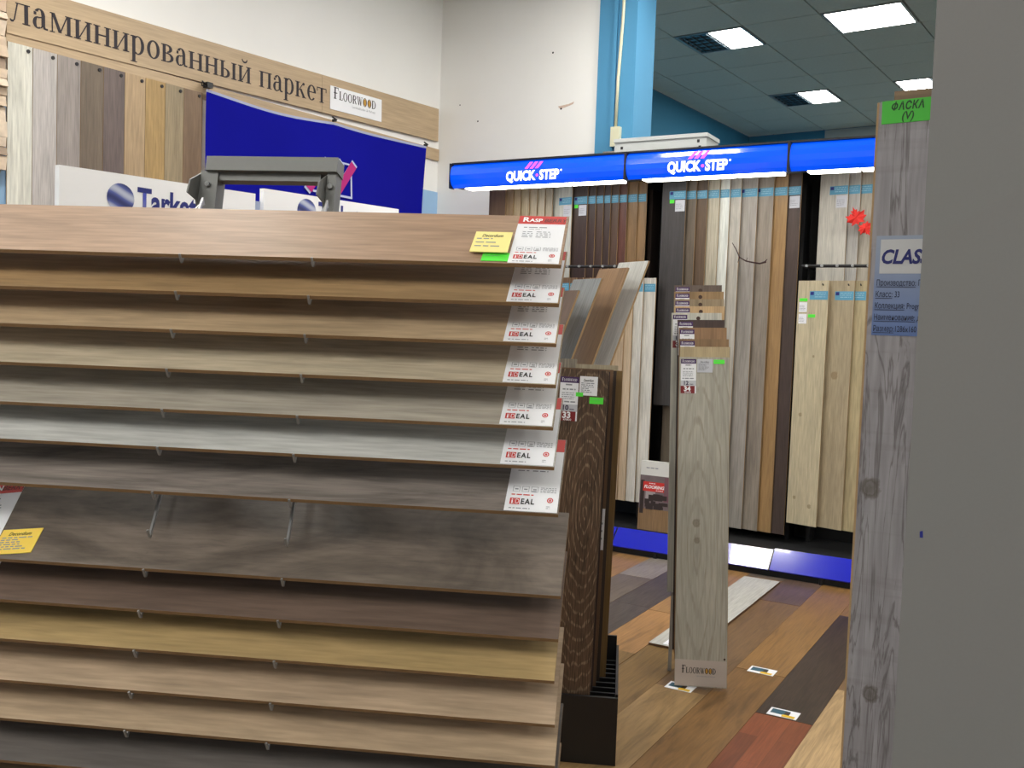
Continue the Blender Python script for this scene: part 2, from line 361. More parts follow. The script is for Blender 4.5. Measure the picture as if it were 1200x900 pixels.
MB().plate([(-3.175, 2.862), (-3.09, 2.872), (-3.05, 2.885), (-3.06, 2.868), (-3.12, 2.852), (-3.16, 2.846)], 5.998, 5.9995).build('chipped_plaster', plain('bare_plaster', (206, 182, 166), 0.9, noise=0.3, nscale=60), wp, Matrix.Identity(4))
pil = struct(MB().box(-2.875, -2.60, 5.985, 6.3, 0, ZC).build('trim_1', BLUEP, None, DISP))
MB().box(-2.76, -2.735, 5.97, 5.985, 0, ZC).build('raised_edge', BLUEP, pil, Matrix.Identity(4))
# blue dado on the white left wall
MB().box(BL, BL + 0.006, A0, AC, 0, 2.31).build('dado', plain('pale_blue_dado', (150, 186, 222), 0.7), bpy.data.objects['wall_left'], Matrix.Identity(4))
MB().box(BL + 0.001, BL + 0.012, 8.9, 8.95, 0, ZC - 0.05).build('panel_joint', plain('dark_blue_joint', (30, 84, 116), 0.8), bpy.data.objects['wall_left_rear'], Matrix.Identity(4))
# cable duct on the pilaster
t = tag(empty('cable_duct', frame(ST(-2.715, 5.984), 120)), 'cream plastic cable duct with junction box on the blue pilaster', 'cable duct')
DUCT = plain('cream_plastic', (206, 204, 176), 0.5)
MB().tube([(0.022, -0.012, 3.8), (0.018, -0.012, 3.4), (0.0, -0.012, 3.0), (-0.004, -0.012, 2.68)], 0.011, 8).build('conduit', DUCT, t, Matrix.Identity(4), True)
MB().box(-0.03, 0.035, -0.035, 0, 2.55, 2.68).build('junction_box', DUCT, t, Matrix.Identity(4))

# ceiling: tiles in a grid
TB, TA, B0, AA0 = 0.62, 0.5625, -4.98, 6.97
TILE = plain('ceiling_tile_board', (206, 216, 208), 0.95, noise=0.08, nscale=40, bump=0.2)
ceil = struct(MB().box(BL, BR, A0, A1, ZC + 0.012, ZC + 0.1).build('ceiling', plain('ceiling_grid', (120, 128, 124), 0.8), None, ROOM))
lights = {}
for ci, rj in ((4, 1), (4, -3), (8, -3), (8, 1), (3, -5), (2, -9), (6, -7), (9, -7), (2, -12), (2, -16), (4, -16), (6, -16), (8, -16), (10, -16), (3, -22), (9, -22), (8, 5)):  # apart from the visible one, unseen fixtures added to light walls and rack
    lights[(ci, rj)] = 'full'
lights[(2, 1)] = 'half'; lights[(2, 5)] = 'half'; lights[(4, 5)] = 'half_left'
tile_me = MB().box(0.006, TB - 0.006, 0.006, TA - 0.006, 0, 0.011).mesh('ceiling_tile', TILE)
rest = MB()
for ci in range(0, 16):
    for rj in range(-28, 9):
        if (ci, rj) in lights: continue
        b0, a0 = B0 + ci * TB, AA0 + rj * TA
        if a0 < A0 or a0 > A1 - 0.1 or b0 + TB > BR: continue
        if a0 + TA > A1:
            MB().box(max(b0, BL) + 0.006, b0 + TB - 0.006, a0 + 0.006, A1 - 0.01, ZC, ZC + 0.011).build('ceiling_tile', TILE, ceil, Matrix.Identity(4)); continue
        if b0 < BL:
            MB().box(BL + 0.006, b0 + TB - 0.006, a0 + 0.006, a0 + TA - 0.006, ZC, ZC + 0.011).build('ceiling_tile', TILE, ceil, Matrix.Identity(4)); continue
        if ci <= 6 and rj >= -1: obj('ceiling_tile', tile_me, ceil, T3(b0, a0, ZC))
        else: rest.box(b0 + 0.006, b0 + TB - 0.006, a0 + 0.006, a0 + TA - 0.006, ZC, ZC + 0.011)
ro = rest.build('ceiling_tiles_beyond', TILE, ceil, Matrix.Identity(4)); ro['kind'] = 'stuff'
LAMP = emit('lit_diffuser', (255, 252, 244), CEIL_LAMP)
LOUVRE = plain('mirror_louvre', (120, 130, 136), 0.25, metal=0.9)
names = {(4, 1): 'large fully lit square ceiling lamp, nearest in the upper right', (2, 1): 'ceiling lamp half lit with dark louvre half beside the blue pilaster',
         (2, 5): 'half lit ceiling lamp above the blue headers, farther of its column', (4, 5): 'far ceiling lamp just above the grey weathered plank'}
def add_light(ci, rj, kind):
    b0, a0 = B0 + ci * TB, AA0 + rj * TA
    r_ = tag(empty('ceiling_light', ROOM @ T3(b0, a0, ZC)), names.get((ci, rj), 'unseen square ceiling lamp added to light the shop'), 'ceiling light', 'ceiling lamps' if (ci, rj) in names else 'added ceiling lamps out of view')
    MB().box(0.01, TB - 0.01, 0.01, 0.03, -0.006, 0.01).box(0.01, TB - 0.01, TA - 0.03, TA - 0.01, -0.006, 0.01).box(0.01, 0.03, 0.03, TA - 0.03, -0.006, 0.01).box(TB - 0.03, TB - 0.01, 0.03, TA - 0.03, -0.006, 0.01).build('lamp_frame', CHROME, r_, Matrix.Identity(4))
    mid = TB / 2
    x0, x1 = (mid, TB - 0.03) if kind == 'half' else (0.03, mid) if kind == 'half_left' else (0.03, TB - 0.03)
    MB().box(x0, x1, 0.03, TA - 0.03, -0.004, 0.008).build('diffuser', LAMP, r_, Matrix.Identity(4))
    if kind != 'full':
        q0, q1 = (0.03, mid) if kind == 'half' else (mid, TB - 0.03)
        lv = MB().box(q0, q1, 0.03, TA - 0.03, 0.006, 0.01)
        for k in range(6): y = 0.05 + k * (TA - 0.1) / 5; lv.box(q0, q1, y - 0.002, y + 0.002, -0.004, 0.006)
        for k in range(4): x = q0 + (k + 0.5) * (q1 - q0) / 4; lv.box(x - 0.003, x + 0.003, 0.03, TA - 0.03, -0.004, 0.006)
        lv.build('louvre', LOUVRE, r_, Matrix.Identity(4))
for (ci, rj), kd in lights.items(): add_light(ci, rj, kd)

# floor: laid laminate boards, one object per board; rows run along azimuth 30
FW = {}
def fw_mat(nm, c, **k):
    k.setdefault('rough', 0.36); k.setdefault('ds', 0.05); k.setdefault('dist', 2.6); k.setdefault('dark', 0.66); c = tuple(v * 0.93 for v in c); FW[nm] = wood('floor_' + nm, c, axis='Y', **k); return FW[nm]
fw_mat('beige', (198, 164, 118)); fw_mat('dark', (64, 50, 42), grain=0.5); fw_mat('red', (138, 72, 42), strips=(0.064, 0.42, 0.22), dark=0.75)
fw_mat('bronze', (136, 98, 54), dark=0.55, across=9); fw_mat('honey', (150, 110, 62), across=22); fw_mat('olive', (164, 130, 84), across=8)
fw_mat('brown', (126, 96, 64)); fw_mat('taupe', (108, 86, 74)); fw_mat('gold', (136, 104, 58), dark=0.6); fw_mat('orange', (174, 128, 78))
fw_mat('grey', (84, 76, 72), grain=0.5); fw_mat('ash', (112, 100, 90)); fw_mat('silver', (150, 140, 130)); fw_mat('oak', (168, 126, 78))
PW = 0.196
plan = {0: [(2.4, 3.70, 'beige'), (3.70, 4.95, 'brown'), (4.95, 6.2, 'gold')], 1: [(2.05, 3.30, 'red'), (3.30, 4.72, 'dark'), (4.72, 5.98, 'honey')],
        2: [(2.42, 3.71, 'bronze'), (3.71, 5.0, 'honey'), (5.0, 6.2, 'honey')], 3: [(2.05, 3.35, 'olive'), (3.35, 4.76, 'brown'), (4.76, 6.0, 'taupe')],
        4: [(2.65, 3.94, 'gold'), (3.94, 5.2, 'brown'), (5.2, 6.3, 'ash')], 5: [(2.9, 3.62, 'gold'), (3.62, 4.25, 'orange'), (4.25, 5.5, 'oak')],
        6: [(3.0, 4.28, 'grey'), (4.28, 5.5, 'grey')], 7: [(3.5, 4.79, 'ash'), (4.79, 6.0, 'silver')], 8: [(3.9, 5.25, 'oak'), (5.25, 6.2, 'grey')],
        9: [(4.0, 5.3, 'brown'), (5.3, 6.2, 'olive')], -1: [(2.0, 3.2, 'taupe'), (3.2, 4.5, 'olive'), (4.5, 5.8, 'oak')], -2: [(2.0, 3.3, 'honey'), (3.3, 4.6, 'silver'), (4.6, 5.9, 'brown')]}
def fboard(row, t0, t1, mt):
    x0 = -0.68 - row * PW
    b_ = MB().box(0.0006, PW - 0.0006, 0.0006, t1 - t0 - 0.0006, -0.010, rnd.uniform(-0.0012, 0.0), 0)
    b_.m = [1, 1, 1, 1, 0, 1]
    b_.build('floor_board', [FW[mt], CORE_DARK], floor, ROOM.inverted() @ DISP @ T3(x0, t0, 0))
cyc = list(FW)
for row, segs in plan.items():
    for t0, t1, mt in segs: fboard(row, t0, t1, mt)
    lo = segs[0][0]
    while lo > 0.9: fboard(row, max(lo - 1.29, 0.3), lo, cyc[rnd.randrange(len(cyc))]); lo -= 1.29

for row in list(range(10, 24)) + list(range(-9, -2)):
    lo = 0.4 + rnd.uniform(0, 0.8)
    while lo < 5.6:
        p_ = ROOM.inverted() @ (DISP @ Vector((-0.68 - row * PW, lo + 1.29, 0)))
        if p_.x > BL + 0.3: fboard(row, lo, lo + 1.29, cyc[rnd.randrange(len(cyc))])
        lo += 1.29

# ------------------------------------------------------------------ sample boards
BME = {}
def board_mesh(W, L, T, mt, core=CORE, lying=False, lip=0.0):
    key = (round(W, 4), round(L, 4), T, mt.name, core.name, lying, lip)
    if key in BME: return BME[key]
    mb = MB()
    if lying: mb.box(0, L, 0, T, 0, W, 0, 1)
    else: mb.box(0, W, 0, T, 0, L, 0, 1)
    if lip: mb.box(-lip, 0, T * 0.35, T * 0.75, 0, L, 1, 1)
    BME[key] = mb.mesh('laminate_board', [mt, core]); return BME[key]
def board(M, W, L, mt, label, group, T=0.008, core=CORE, name='laminate_board', lying=False, lip=0.0):
    o = obj(name, board_mesh(W, L, T, mt, core, lying, lip), None, M); tag(o, label, 'sample board', group); return o
def sticker(parent, name, x0, x1, z0, z1, mat, y=-0.0006, th=0.0006, label=None):
    o = MB().box(x0, x1, y, y + th, z0, z1).build(name, mat, parent, Matrix.Identity(4))
    if label: o['label'] = label
    return o

# ================================================================== 1. the slanted rack in front
AZR = 96.5
RO = Vector((0.07, 1.45, 0.93)); re_ = Vector((math.sin(R(AZR)), math.cos(R(AZR)), 0)); ra = Vector((-re_.y, re_.x, 0))
ru = Vector((0, 0, 1)) * math.cos(R(12)) + ra * math.sin(R(12))
rows = [(0.488, -0.010, (172, 132, 100), 'reddish beige', 'topmost on the slanted rack, with red headed label and yellow card'),
        (0.424, -0.010, (172, 132, 82), 'golden oak', 'second from the top of the slanted rack'),
        (0.359, -0.011, (182, 150, 110), 'warm beige', 'third from the top of the slanted rack'),
        (0.293, -0.008, (186, 168, 138), 'pale sandy', 'fourth from the top of the slanted rack'),
        (0.226, -0.009, (168, 158, 142), 'light grey oak', 'fifth from the top of the slanted rack'),
        (0.164, -0.004, (188, 188, 184), 'whitish grey', 'sixth from the top of the slanted rack, palest one'),
        (0.092, 0.006, (128, 116, 108), 'dark grey brown', 'just above the two bare hooks of the slanted rack'),
        (-0.031, 0.016, (112, 100, 90), 'weathered grey', 'below the two bare hooks, fully visible with yellow card at left'),
        (-0.095, 0.016, (108, 84, 70), 'dark purplish brown', 'right below the weathered grey board of the rack'),
        (-0.156, 0.013, (176, 142, 84), 'yellowish oak', 'fourth from the bottom edge of the picture'),
        (-0.219, 0.017, (178, 148, 116), 'pinkish beige', 'third from the bottom edge of the picture'),
        (-0.277, 0.020, (176, 146, 112), 'beige', 'second from the bottom edge of the picture'),
        (-0.340, 0.022, (92, 84, 80), 'dark grey', 'lowest in the picture on the slanted rack'),
        (-0.402, 0.022, (150, 120, 90), 'brown', 'below the lower edge of the picture')]
CORE_RACK = plain('fibreboard_core_rack', (138, 108, 74), 0.8, noise=0.15, nscale=200)
rack_boards = []
BLEN, BWID = 1.29, 0.193
for i, (v, s, c, cn, where) in enumerate(rows):
    o = RO + re_ * (s - BLEN) + ru * v
    kw = dict(axis='X', rough=0.5, across=10, along=1.6, dark=0.8, light=1.12, grain=0.2, dist=2.2, spec=0.3)
    if i == 7: kw.update(dark=0.5, light=1.45, across=7, along=2.6, dist=1.5, cracks=0.22, ds=0.1)
    if i == 6: kw.update(dark=0.5, light=1.35, across=13, along=1.6, dist=3.0)
    mt = wood('rack_decor_%d' % i, c, **kw)
    b_ = board(frame(o, AZR, 60), BWID, BLEN, mt, '%s laminate board, %s' % (cn, where), 'boards on the slanted rack', core=CORE_RACK, lying=True, T=0.0065)
    rack_boards.append(b_)
# labels with small print on the right-hand ends
LBW, LBH = 0.083, 0.190
def ideal_print():
    g = MB(); rr = MB(); k = MB(); wmb = MB()
    dashes(g, 0.012, 0.052, 0.139, 0.0035, 0, 0, 0.9, 1); dashes(g, 0.022, 0.044, 0.132, 0.0018, 0, 0, 0.7, 2)
    for q in range(4): dashes(g, 0.012, 0.03, 0.121 - q * 0.007, 0.0026, 0, 0, 0.7, 3 + q); dashes(g, 0.036, 0.061, 0.121 - q * 0.007, 0.0026, 0, 0, 0.7, 30 + q)
    for q in range(3):
        x = 0.009 + q * 0.0145
        for (x0, x1, z0, z1) in ((x, x + 0.011, 0.060, 0.0607), (x, x + 0.011, 0.047, 0.0477), (x, x + 0.0007, 0.047, 0.0607), (x + 0.0105, x + 0.0112, 0.047, 0.0607)): g.quad((x0, 0, z0), (x1, 0, z0), (x1, 0, z1), (x0, 0, z1))
        dashes(g, x + 0.003, x + 0.0085, 0.052, 0.003, 0, 0, 0.9, 60 + q)
    g.quad((0.0395, 0, 0.0475), (0.047, 0, 0.0475), (0.047, 0, 0.0500), (0.0395, 0, 0.0500))
    for q in range(4): dashes(g, 0.053, 0.078, 0.058 - q * 0.0035, 0.0014, 0, 0, 0.7, 70 + q)
    dashes(g, 0.007, 0.040, 0.006, 0.0022, 0, 0, 0.8, 90); dashes(g, 0.065, 0.072, 0.013, 0.0014, 0, 0, 0.7, 95); dashes(g, 0.065, 0.071, 0.009, 0.0014, 0, 0, 0.7, 96)
    dashes(rr, 0.008, 0.043, 0.0385, 0.0026, 0, 0, 0.8, 80)
    rr.quad((0.007, 0, 0.016), (0.0136, 0, 0.016), (0.0136, 0, 0.031), (0.007, 0, 0.031)); rr.quad((0.0140, 0, 0.016), (0.0225, 0, 0.016), (0.0225, 0, 0.031), (0.014, 0, 0.031))
    for a in range(16):
        t0, t1 = 2 * math.pi * a / 16, 2 * math.pi * (a + 1) / 16
        P = lambda t, r: (0.070 + r * math.cos(t), 0, 0.029 + r * 1.3 * math.sin(t)); rr.quad(P(t0, 0.0032), P(t0, 0.0048), P(t1, 0.0048), P(t1, 0.0032))
    rr.quad((0.0685, 0, 0.0265), (0.0715, 0, 0.0265), (0.0715, 0, 0.0315), (0.0685, 0, 0.0315))
    return g.mesh('fine_print', GINK), rr.mesh('red_mark', RED)
LG, LR = ideal_print()
LP = MB().box(0, LBW, -0.0006, 0, 0.001, LBH).mesh('sample_label', PAPER)
LBN = MB().box(0, LBW, -0.0008, -0.0002, 0.156, LBH).mesh('banner', RED)
def ideal_label(b_, x, z=0.0, word=None, rot=0.0):
    M = T3(x, 0, z) @ Matrix.Rotation(rot, 4, 'Y')
    l = obj('sample_label', LP, b_, M); l['label'] = 'white paper label with red printed mark and rows of fine print'
    obj('banner', LBN, l, Matrix.Identity(4)); obj('fine_print', LG, l, T3(0, -0.0009, 0)); obj('red_mark', LR, l, T3(0, -0.001, 0))
    letters(l, 'i', 0.017, 0.0090, 0.0175, WINK, y=-0.0013, bold=0.02); letters(l, 'D', 0.0155, 0.0153, 0.0180, WINK, y=-0.0013, bold=0.0, sx=0.60)
    letters(l, 'EAL', 0.018, 0.0242, 0.0172, INK, y=-0.0012, bold=0.03, sx=0.62, spacing=1.25)
    if word:
        letters(l, word[0], 0.027, 0.007, 0.164, WINK, y=-0.0013, bold=0.03, sx=0.72)
        letters(l, word[1], 0.019, 0.007 + word[2], 0.164, WINK, y=-0.0013, bold=0.03, sx=0.72)
        letters(l, word[3], 0.019, 0.007 + word[2] + word[4], 0.164, plain('dark_red_letters', (92, 34, 30), 0.5), y=-0.0013, bold=0.01, sx=0.72, shear=0.2)
    return l
for i in range(7):
    ideal_label(rack_boards[i], BLEN - LBW - (0.002 if i else 0.004), 0.001, ('R', 'ASP', 0.0125, 'BERRY', 0.025) if i == 0 else None)
def s_card(b_, x0, x1, z0, z1, mat, nm, y, lines=4, head=None, th=0.0006, rot=0.0, name='price_card', inner=None):
    M = T3(x0, 0, z0) @ Matrix.Rotation(rot, 4, 'Y'); wd, h = x1 - x0, z1 - z0
    c = MB().box(0, wd, y, y + th, 0, h).build(name, mat, b_, M); c['label'] = nm
    g = MB()
    for q in range(lines): dashes(g, wd * 0.08, wd * rnd.uniform(0.5, 0.85), h * (0.62 - 0.55 * q / max(lines, 1)), h * 0.045, 0, 0, 0.8, rnd.randrange(9999))
    if lines: g.build('fine_print', GINK, c, T3(0, y - 0.0003, 0))
    if head: letters(c, head, h * 0.2, wd * 0.2, h * 0.73, INK, y=y - 0.0004, bold=0.01, shear=0.25, sx=wd * 0.62 / (h * 0.2 * 0.56 * len(head)))
    return c
b1 = rack_boards[0]
s_card(b1, BLEN + 0.010 - 0.163, BLEN + 0.010 - 0.100, 0.029, 0.108, plain('pale_yellow_paper', (252, 236, 150), 0.6), 'yellow price card standing proud of the board', -0.006, 3, 'Decordium', 0.0012)
s_card(b1, BLEN + 0.010 - 0.141, BLEN + 0.010 - 0.097, 0.006, 0.036, GREEN, 'small neon green sticker under the yellow card', -0.001, 1)
b8 = rack_boards[7]; X8 = BLEN - 0.016
ideal_label(b8, X8 - 1.0, -0.006, ('C', 'RAN', 0.0125, 'BERRY', 0.027), R(-13)).name = 'sample_label'
s_card(b8, X8 - 0.918, X8 - 0.852, 0.006, 0.066, YELLOW, 'yellow price card taped at the left end', -0.0012, 6, 'Decordium', 0.0012, rot=R(-10))
b9 = rack_boards[8]; ideal_label(b9, BLEN - 0.016 - 1.0, -0.002, None, R(-13))
# steel frame of the rack
rk = tag(empty('slanted_rack', Matrix.Translation((0, 0, 0))), 'grey steel sample rack with sloping hook arms holding rows of boards', 'rack')
def RP(s, v, off): return RO + re_ * s + ru * v + ra * off
def bar(mb, p, q, wv, hv, wd, h):         # bar from p to q with half-extents along given unit vectors
    n = len(mb.v)
    for c in (p, q):
        for sx, sy in ((-1, -1), (1, -1), (1, 1), (-1, 1)): mb.v.append(tuple(c + wv * (sx * wd) + hv * (sy * h)))
    for i in range(4): j = (i + 1) % 4; mb.f.append((n + i, n + j, n + 4 + j, n + 4 + i)); mb.m.append(0)
    mb.f.append((n + 3, n + 2, n + 1, n)); mb.m.append(0); mb.f.append((n + 4, n + 5, n + 6, n + 7)); mb.m.append(0); return mb
OFF = 0.28; rn = re_.cross(ru)
zb = -(0.93 - 0.02) / math.cos(R(12))
posts = (-0.736, -0.486)
for ps in posts:
    bar(MB(), RP(ps, zb, OFF), RP(ps, 0.676, OFF), re_, rn, 0.018 if ps < -0.6 else 0.0095, 0.018).build('upright', STEEL, rk, Matrix.Identity(4))
    bar(MB(), RP(ps, zb, OFF - 0.45) - ra * 0.0, RP(ps, zb, OFF + 0.45), re_, ru, 0.02, 0.012).build('foot', STEEL, rk, Matrix.Identity(4))
bar(MB(), RP(-0.742, 0.690, OFF - 0.004), RP(-0.474, 0.691, OFF - 0.004), ru, rn, 0.0145, 0.022).build('top_beam', STEEL, rk, Matrix.Identity(4))
bar(MB(), RP(-0.72, 0.667, OFF), RP(-0.51, 0.668, OFF), ru, rn, 0.008, 0.012).build('lower_beam', STEEL, rk, Matrix.Identity(4))
bar(MB(), RP(-0.72, -0.5, OFF), RP(-0.51, -0.5, OFF), ru, rn, 0.016, 0.012).build('lower_beam', STEEL, rk, Matrix.Identity(4))
for ps in posts:                                           # side plates with a notch behind each upright's top
    q = MB(); k = Matrix((re_.to_4d(), ra.to_4d(), ru.to_4d(), (0, 0, 0, 1)))
    pf = [(0.0, 0.68), (-0.055, 0.655), (-0.062, 0.628), (-0.02, 0.618), (-0.012, 0.60), (-0.022, 0.57), (0.0, 0.55)]
    vs = [(RP(ps - (0.021 if ps < -0.6 else 0.0125), v, OFF + o - 0.004)) for o, v in pf]; n = len(vs)
    for dx in (0.0, 0.003):
        for p in vs: q.v.append(tuple(p + re_ * dx))
    q.f += [tuple(range(n)), tuple(reversed(range(n, 2 * n)))] + [(i, (i + 1) % n, n + (i + 1) % n, n + i) for i in range(n)]; q.m += [0] * (n + 2)
    q.build('bracket', STEEL, rk, Matrix.Identity(4))
    MB().tube([RP(ps, 0.652, OFF - 0.021), RP(ps, 0.652, OFF - 0.026)], 0.005, 10).build('bolt', CHROME, rk, Matrix.Identity(4))
bsl = ra * math.cos(R(30)) + Vector((0, 0, 1)) * math.sin(R(30)); bnm = Vector((0, 0, 1)) * math.cos(R(30)) - ra * math.sin(R(30))
for i, v in enumerate([r_[0] for r_ in rows] + [0.031]):
    for hs, ps in ((-0.648, -0.736), (-0.420, -0.486)):
        tip = RP(hs, v, 0) - bnm * 0.0105 - bsl * 0.006; end = tip + bsl * 0.27 + re_ * (ps - hs) * 0.8
        m_ = MB(); side = (end - tip).normalized().cross(bnm).normalized()
        bar(m_, tip, end, side, bnm, 0.0018, 0.0032)
        bar(m_, tip - bsl * 0.0005, tip + bnm * 0.0145 - bsl * 0.0005, side, bsl, 0.0016, 0.0012)
        gu = MB(); e2 = end - bsl * 0.05; n0 = [e2 - bnm * 0.003, end - bnm * 0.003, end - bnm * 0.012]
        for dx in (-0.0016, 0.0016):
            for p in n0: gu.v.append(tuple(p + side * dx))
        gu.f += [(0, 1, 2), (5, 4, 3), (0, 3, 4, 1), (1, 4, 5, 2), (2, 5, 3, 0)]; gu.m += [0] * 5
        nn = len(m_.v); m_.v += gu.v; m_.f += [tuple(nn + j for j in f_) for f_ in gu.f]; m_.m += gu.m
        m_.build('hook_arm', plain('zinc_wire', (150, 150, 150), 0.4, metal=0.4), rk, Matrix.Identity(4))

# ================================================================== 2. left wall: sign, planks, flag, stone, low signs
WL = frame(CORNER, 35)          # local X along the wall towards the corner (0 at the corner), Y into the wall, Z up
SIGNW = wood('sign_oak', (188, 162, 128), axis='X', dark=0.88, light=1.08, grain=0.12, ds=0.1, across=9, along=0.8, rough=0.5)
sg = tag(empty('wall_sign', WL @ T3(-3.225, -0.001, 0)), 'long oak sign board with dark serif lettering high on the white wall', 'sign')
tilt = Matrix.Rotation(R(-1.15), 4, 'Y')
sg1 = MB().box(0, 2.02, -0.022, -0.003, 0, 0.236).build('sign_board', SIGNW, sg, T3(0, 0, 2.617) @ tilt)
sg2 = MB().box(2.022, 3.195, -0.022, -0.003, 0, 0.236).build('sign_board', SIGNW, sg, T3(0, 0, 2.617) @ tilt)
MB().box(0, 3.215, -0.016, -0.003, 0, 0.085).build('lower_strip', SIGNW, sg, T3(0, 0, 2.548) @ Matrix.Rotation(R(0.15), 4, 'Y'))
mb, wd = serif('ламинированный паркет', 0.094, 0, 1.0, 0.0)
k = 2.045 / wd
for i, v in enumerate(mb.v): mb.v[i] = (v[0] * k, v[1], v[2])
mb.build('lettering', plain('dark_plum_ink', (34, 26, 36), 0.6), sg, T3(0.014, -0.0235, 2.675) @ tilt)
pl = MB().box(0, 0.485, -0.0265, -0.0235, 0, 0.150).build('logo_plate', PAPER, sg, T3(2.088, 0, 2.692) @ tilt)
floor_logo(pl, 0.03, 0.072, 0.055, y=-0.0272, wide=0.40)
wcol = [((214, 212, 198), 'off white'), ((186, 178, 174), 'pale lilac grey'), ((156, 144, 138), 'mid grey'), ((116, 98, 80), 'dark olive brown'), ((110, 92, 88), 'dark mauve'),
        ((184, 150, 106), 'light oak'), ((182, 142, 76), 'golden oak'), ((158, 136, 98), 'greenish tan'), ((130, 98, 68), 'brown')]
ordn = ['first', 'second', 'third', 'fourth', 'fifth', 'sixth', 'seventh', 'eighth', 'ninth', 'tenth', 'eleventh', 'twelfth', 'thirteenth', 'fourteenth', 'fifteenth']
edges = [-3.228, -3.105, -2.982, -2.858, -2.734, -2.612, -2.490, -2.368, -2.250, -2.125]
for i, (c, cn) in enumerate(wcol):
    x0, x1 = edges[i], edges[i + 1]
    b_ = board(WL @ T3(x0 + 0.006, -0.0262, 1.293), x1 - x0 - 0.003, 1.285, wood('wall_plank_%d' % i, c, dark=0.8, across=12, along=1.2),
               '%s sample plank screwed upright to the wall, %s from the left' % (cn, ordn[i]), 'sample planks screwed under the wooden sign', core=CORE)
    wd = x1 - x0 - 0.003
    MB().tube([(wd - 0.022, 0.0, 1.262), (wd - 0.022, -0.005, 1.262)], 0.009, 10).build('screw', INK, b_, Matrix.Identity(4))
board(WL @ T3(-2.115, -0.012, 1.285), 0.075, 1.285, plain('white_trim_board', (224, 214, 204), 0.6), 'narrow white board at the left edge of the blue flag', 'sample planks screwed under the wooden sign')
# stone cladding at the far left
st = tag(empty('stone_cladding', WL @ T3(-3.30, 0, 0)), 'strip of beige stacked stone cladding at the far left', 'stone panel')
STM = [plain('ledge_stone_%d' % i, c, 0.9, noise=0.3, nscale=30, bump=0.8) for i, c in enumerate(((206, 186, 164), (192, 168, 146), (216, 198, 178), (176, 156, 138)))]
MB().box(-0.9, 0.055, -0.012, -0.001, 1.96, 3.3).build('backing', STM[3], st, Matrix.Identity(4))
z = 1.97
while z < 3.25:
    h = rnd.uniform(0.035, 0.075); x = 0.070
    while x > -0.85:
        wdt = rnd.uniform(0.14, 0.36); d = rnd.uniform(0.02, 0.05); j = [rnd.uniform(-0.006, 0.006) for _ in range(8)]
        q = MB().box(x - wdt, x - 0.006, -0.012 - d, -0.012, z, z + h - 0.005)
        q.v = [(a + j[i], b_ + (j[(i + 3) % 8] if b_ < -0.013 else 0), c + j[(i + 5) % 8] * 0.6) for i, (a, b_, c) in enumerate(q.v)]
        q.build('stone', STM[rnd.randrange(4)], st, Matrix.Identity(4)); x -= wdt
    z += h
# flag
fl = tag(empty('blue_flag', WL @ T3(-2.115, -0.05, 0)), 'royal blue cloth banner with pink slanted stripes clipped below the sign', 'flag')
FLAG = plain('royal_blue_cloth', (7, 9, 146), 0.85, spec=0.15, noise=0.12, nscale=3, bump=0.1)
WF, NX, NZ = 1.915, 60, 30
def flag_pt(u, v):                      # u 0..1 along, v 0..1 down
    sag = 0.030 * math.sin(math.pi * min(u / 0.52, 1)) if u < 0.52 else 0.006 * math.sin(math.pi * (u - 0.52) / 0.48)
    fold = 0.012 * math.sin(u * 17 + v * 3) * (0.3 + v) + 0.02 * math.exp(-((u - 0.52 - 0.25 * v) / 0.07) ** 2) * v + 0.012 * math.sin(u * 7 - 5 * v)
    return (u * WF + 0.03 * v * (0.5 - u), -fold, 2.600 + 0.013 * u - sag * (1 - 0.7 * v) - v * 1.25)
q = MB()
for j in range(NZ + 1):
    for i in range(NX + 1): q.v.append(flag_pt(i / NX, 0.0 if j == 0 else 0.012 + 0.988 * (j - 1) / (NZ - 1)))
for j in range(NZ):
    for i in range(NX):
        a = j * (NX + 1) + i; q.f.append((a, a + NX + 1, a + NX + 2, a + 1)); q.m.append(1 if j == 0 else 0)
q.build('cloth', [FLAG, plain('white_hem_tape', (170, 176, 206), 0.7)], fl, Matrix.Identity(4), True)
PINK = plain('magenta_print', (182, 30, 120), 0.7); LIL = plain('pale_lilac_print', (190, 196, 232), 0.7)
def on_flag(poly, d):                   # print lies on the cloth surface
    out = []
    for x, z_ in poly:
        u = x / WF; v = (2.613 - z_) / 1.25; p = flag_pt(u, max(v - 0.02, 0)); out.append((x, p[1] - d, z_))
    return out
def flag_poly(polys, name, mat, d, parent):
    m_ = MB()
    for p in polys:
        n = len(m_.v); pts = on_flag(p, d); m_.v += pts; m_.f.append(tuple(range(n, n + len(pts)))); m_.m.append(0)
    return m_.build(name, mat, parent, Matrix.Identity(4))
def stripe(x, z_, s=1.0):               # slanted stripe, lower-left point at (x, z_)
    L_, Wd = 0.250 * s, 0.060 * s; dx, dz = 0.62, 0.78
    a = (x, z_); b_ = (x + dx * L_, z_ + dz * L_); c = (b_[0] + Wd * 0.8, b_[1] - Wd * 0.62); d = (x + Wd * 0.8, z_ - Wd * 0.62); return [d, c, b_, a]
def grow(p, g):
    cx = sum(a for a, _ in p) / 4; cz = sum(b_ for _, b_ in p) / 4
    return [(a + (g if a > cx else -g), b_ + (g if b_ > cz else -g)) for a, b_ in p]
ss = [stripe(0.735, 2.162), stripe(0.872, 2.175), stripe(1.0, 2.185)]
flag_poly([[(0.80, 2.132), (1.162, 2.132), (1.162, 2.146), (0.80, 2.146)], [(1.148, 2.14), (1.162, 2.14), (1.162, 2.36), (1.148, 2.36)], [(1.06, 2.35), (1.16, 2.35), (1.16, 2.362), (1.06, 2.362)]], 'outline_print', LIL, 0.008, fl)
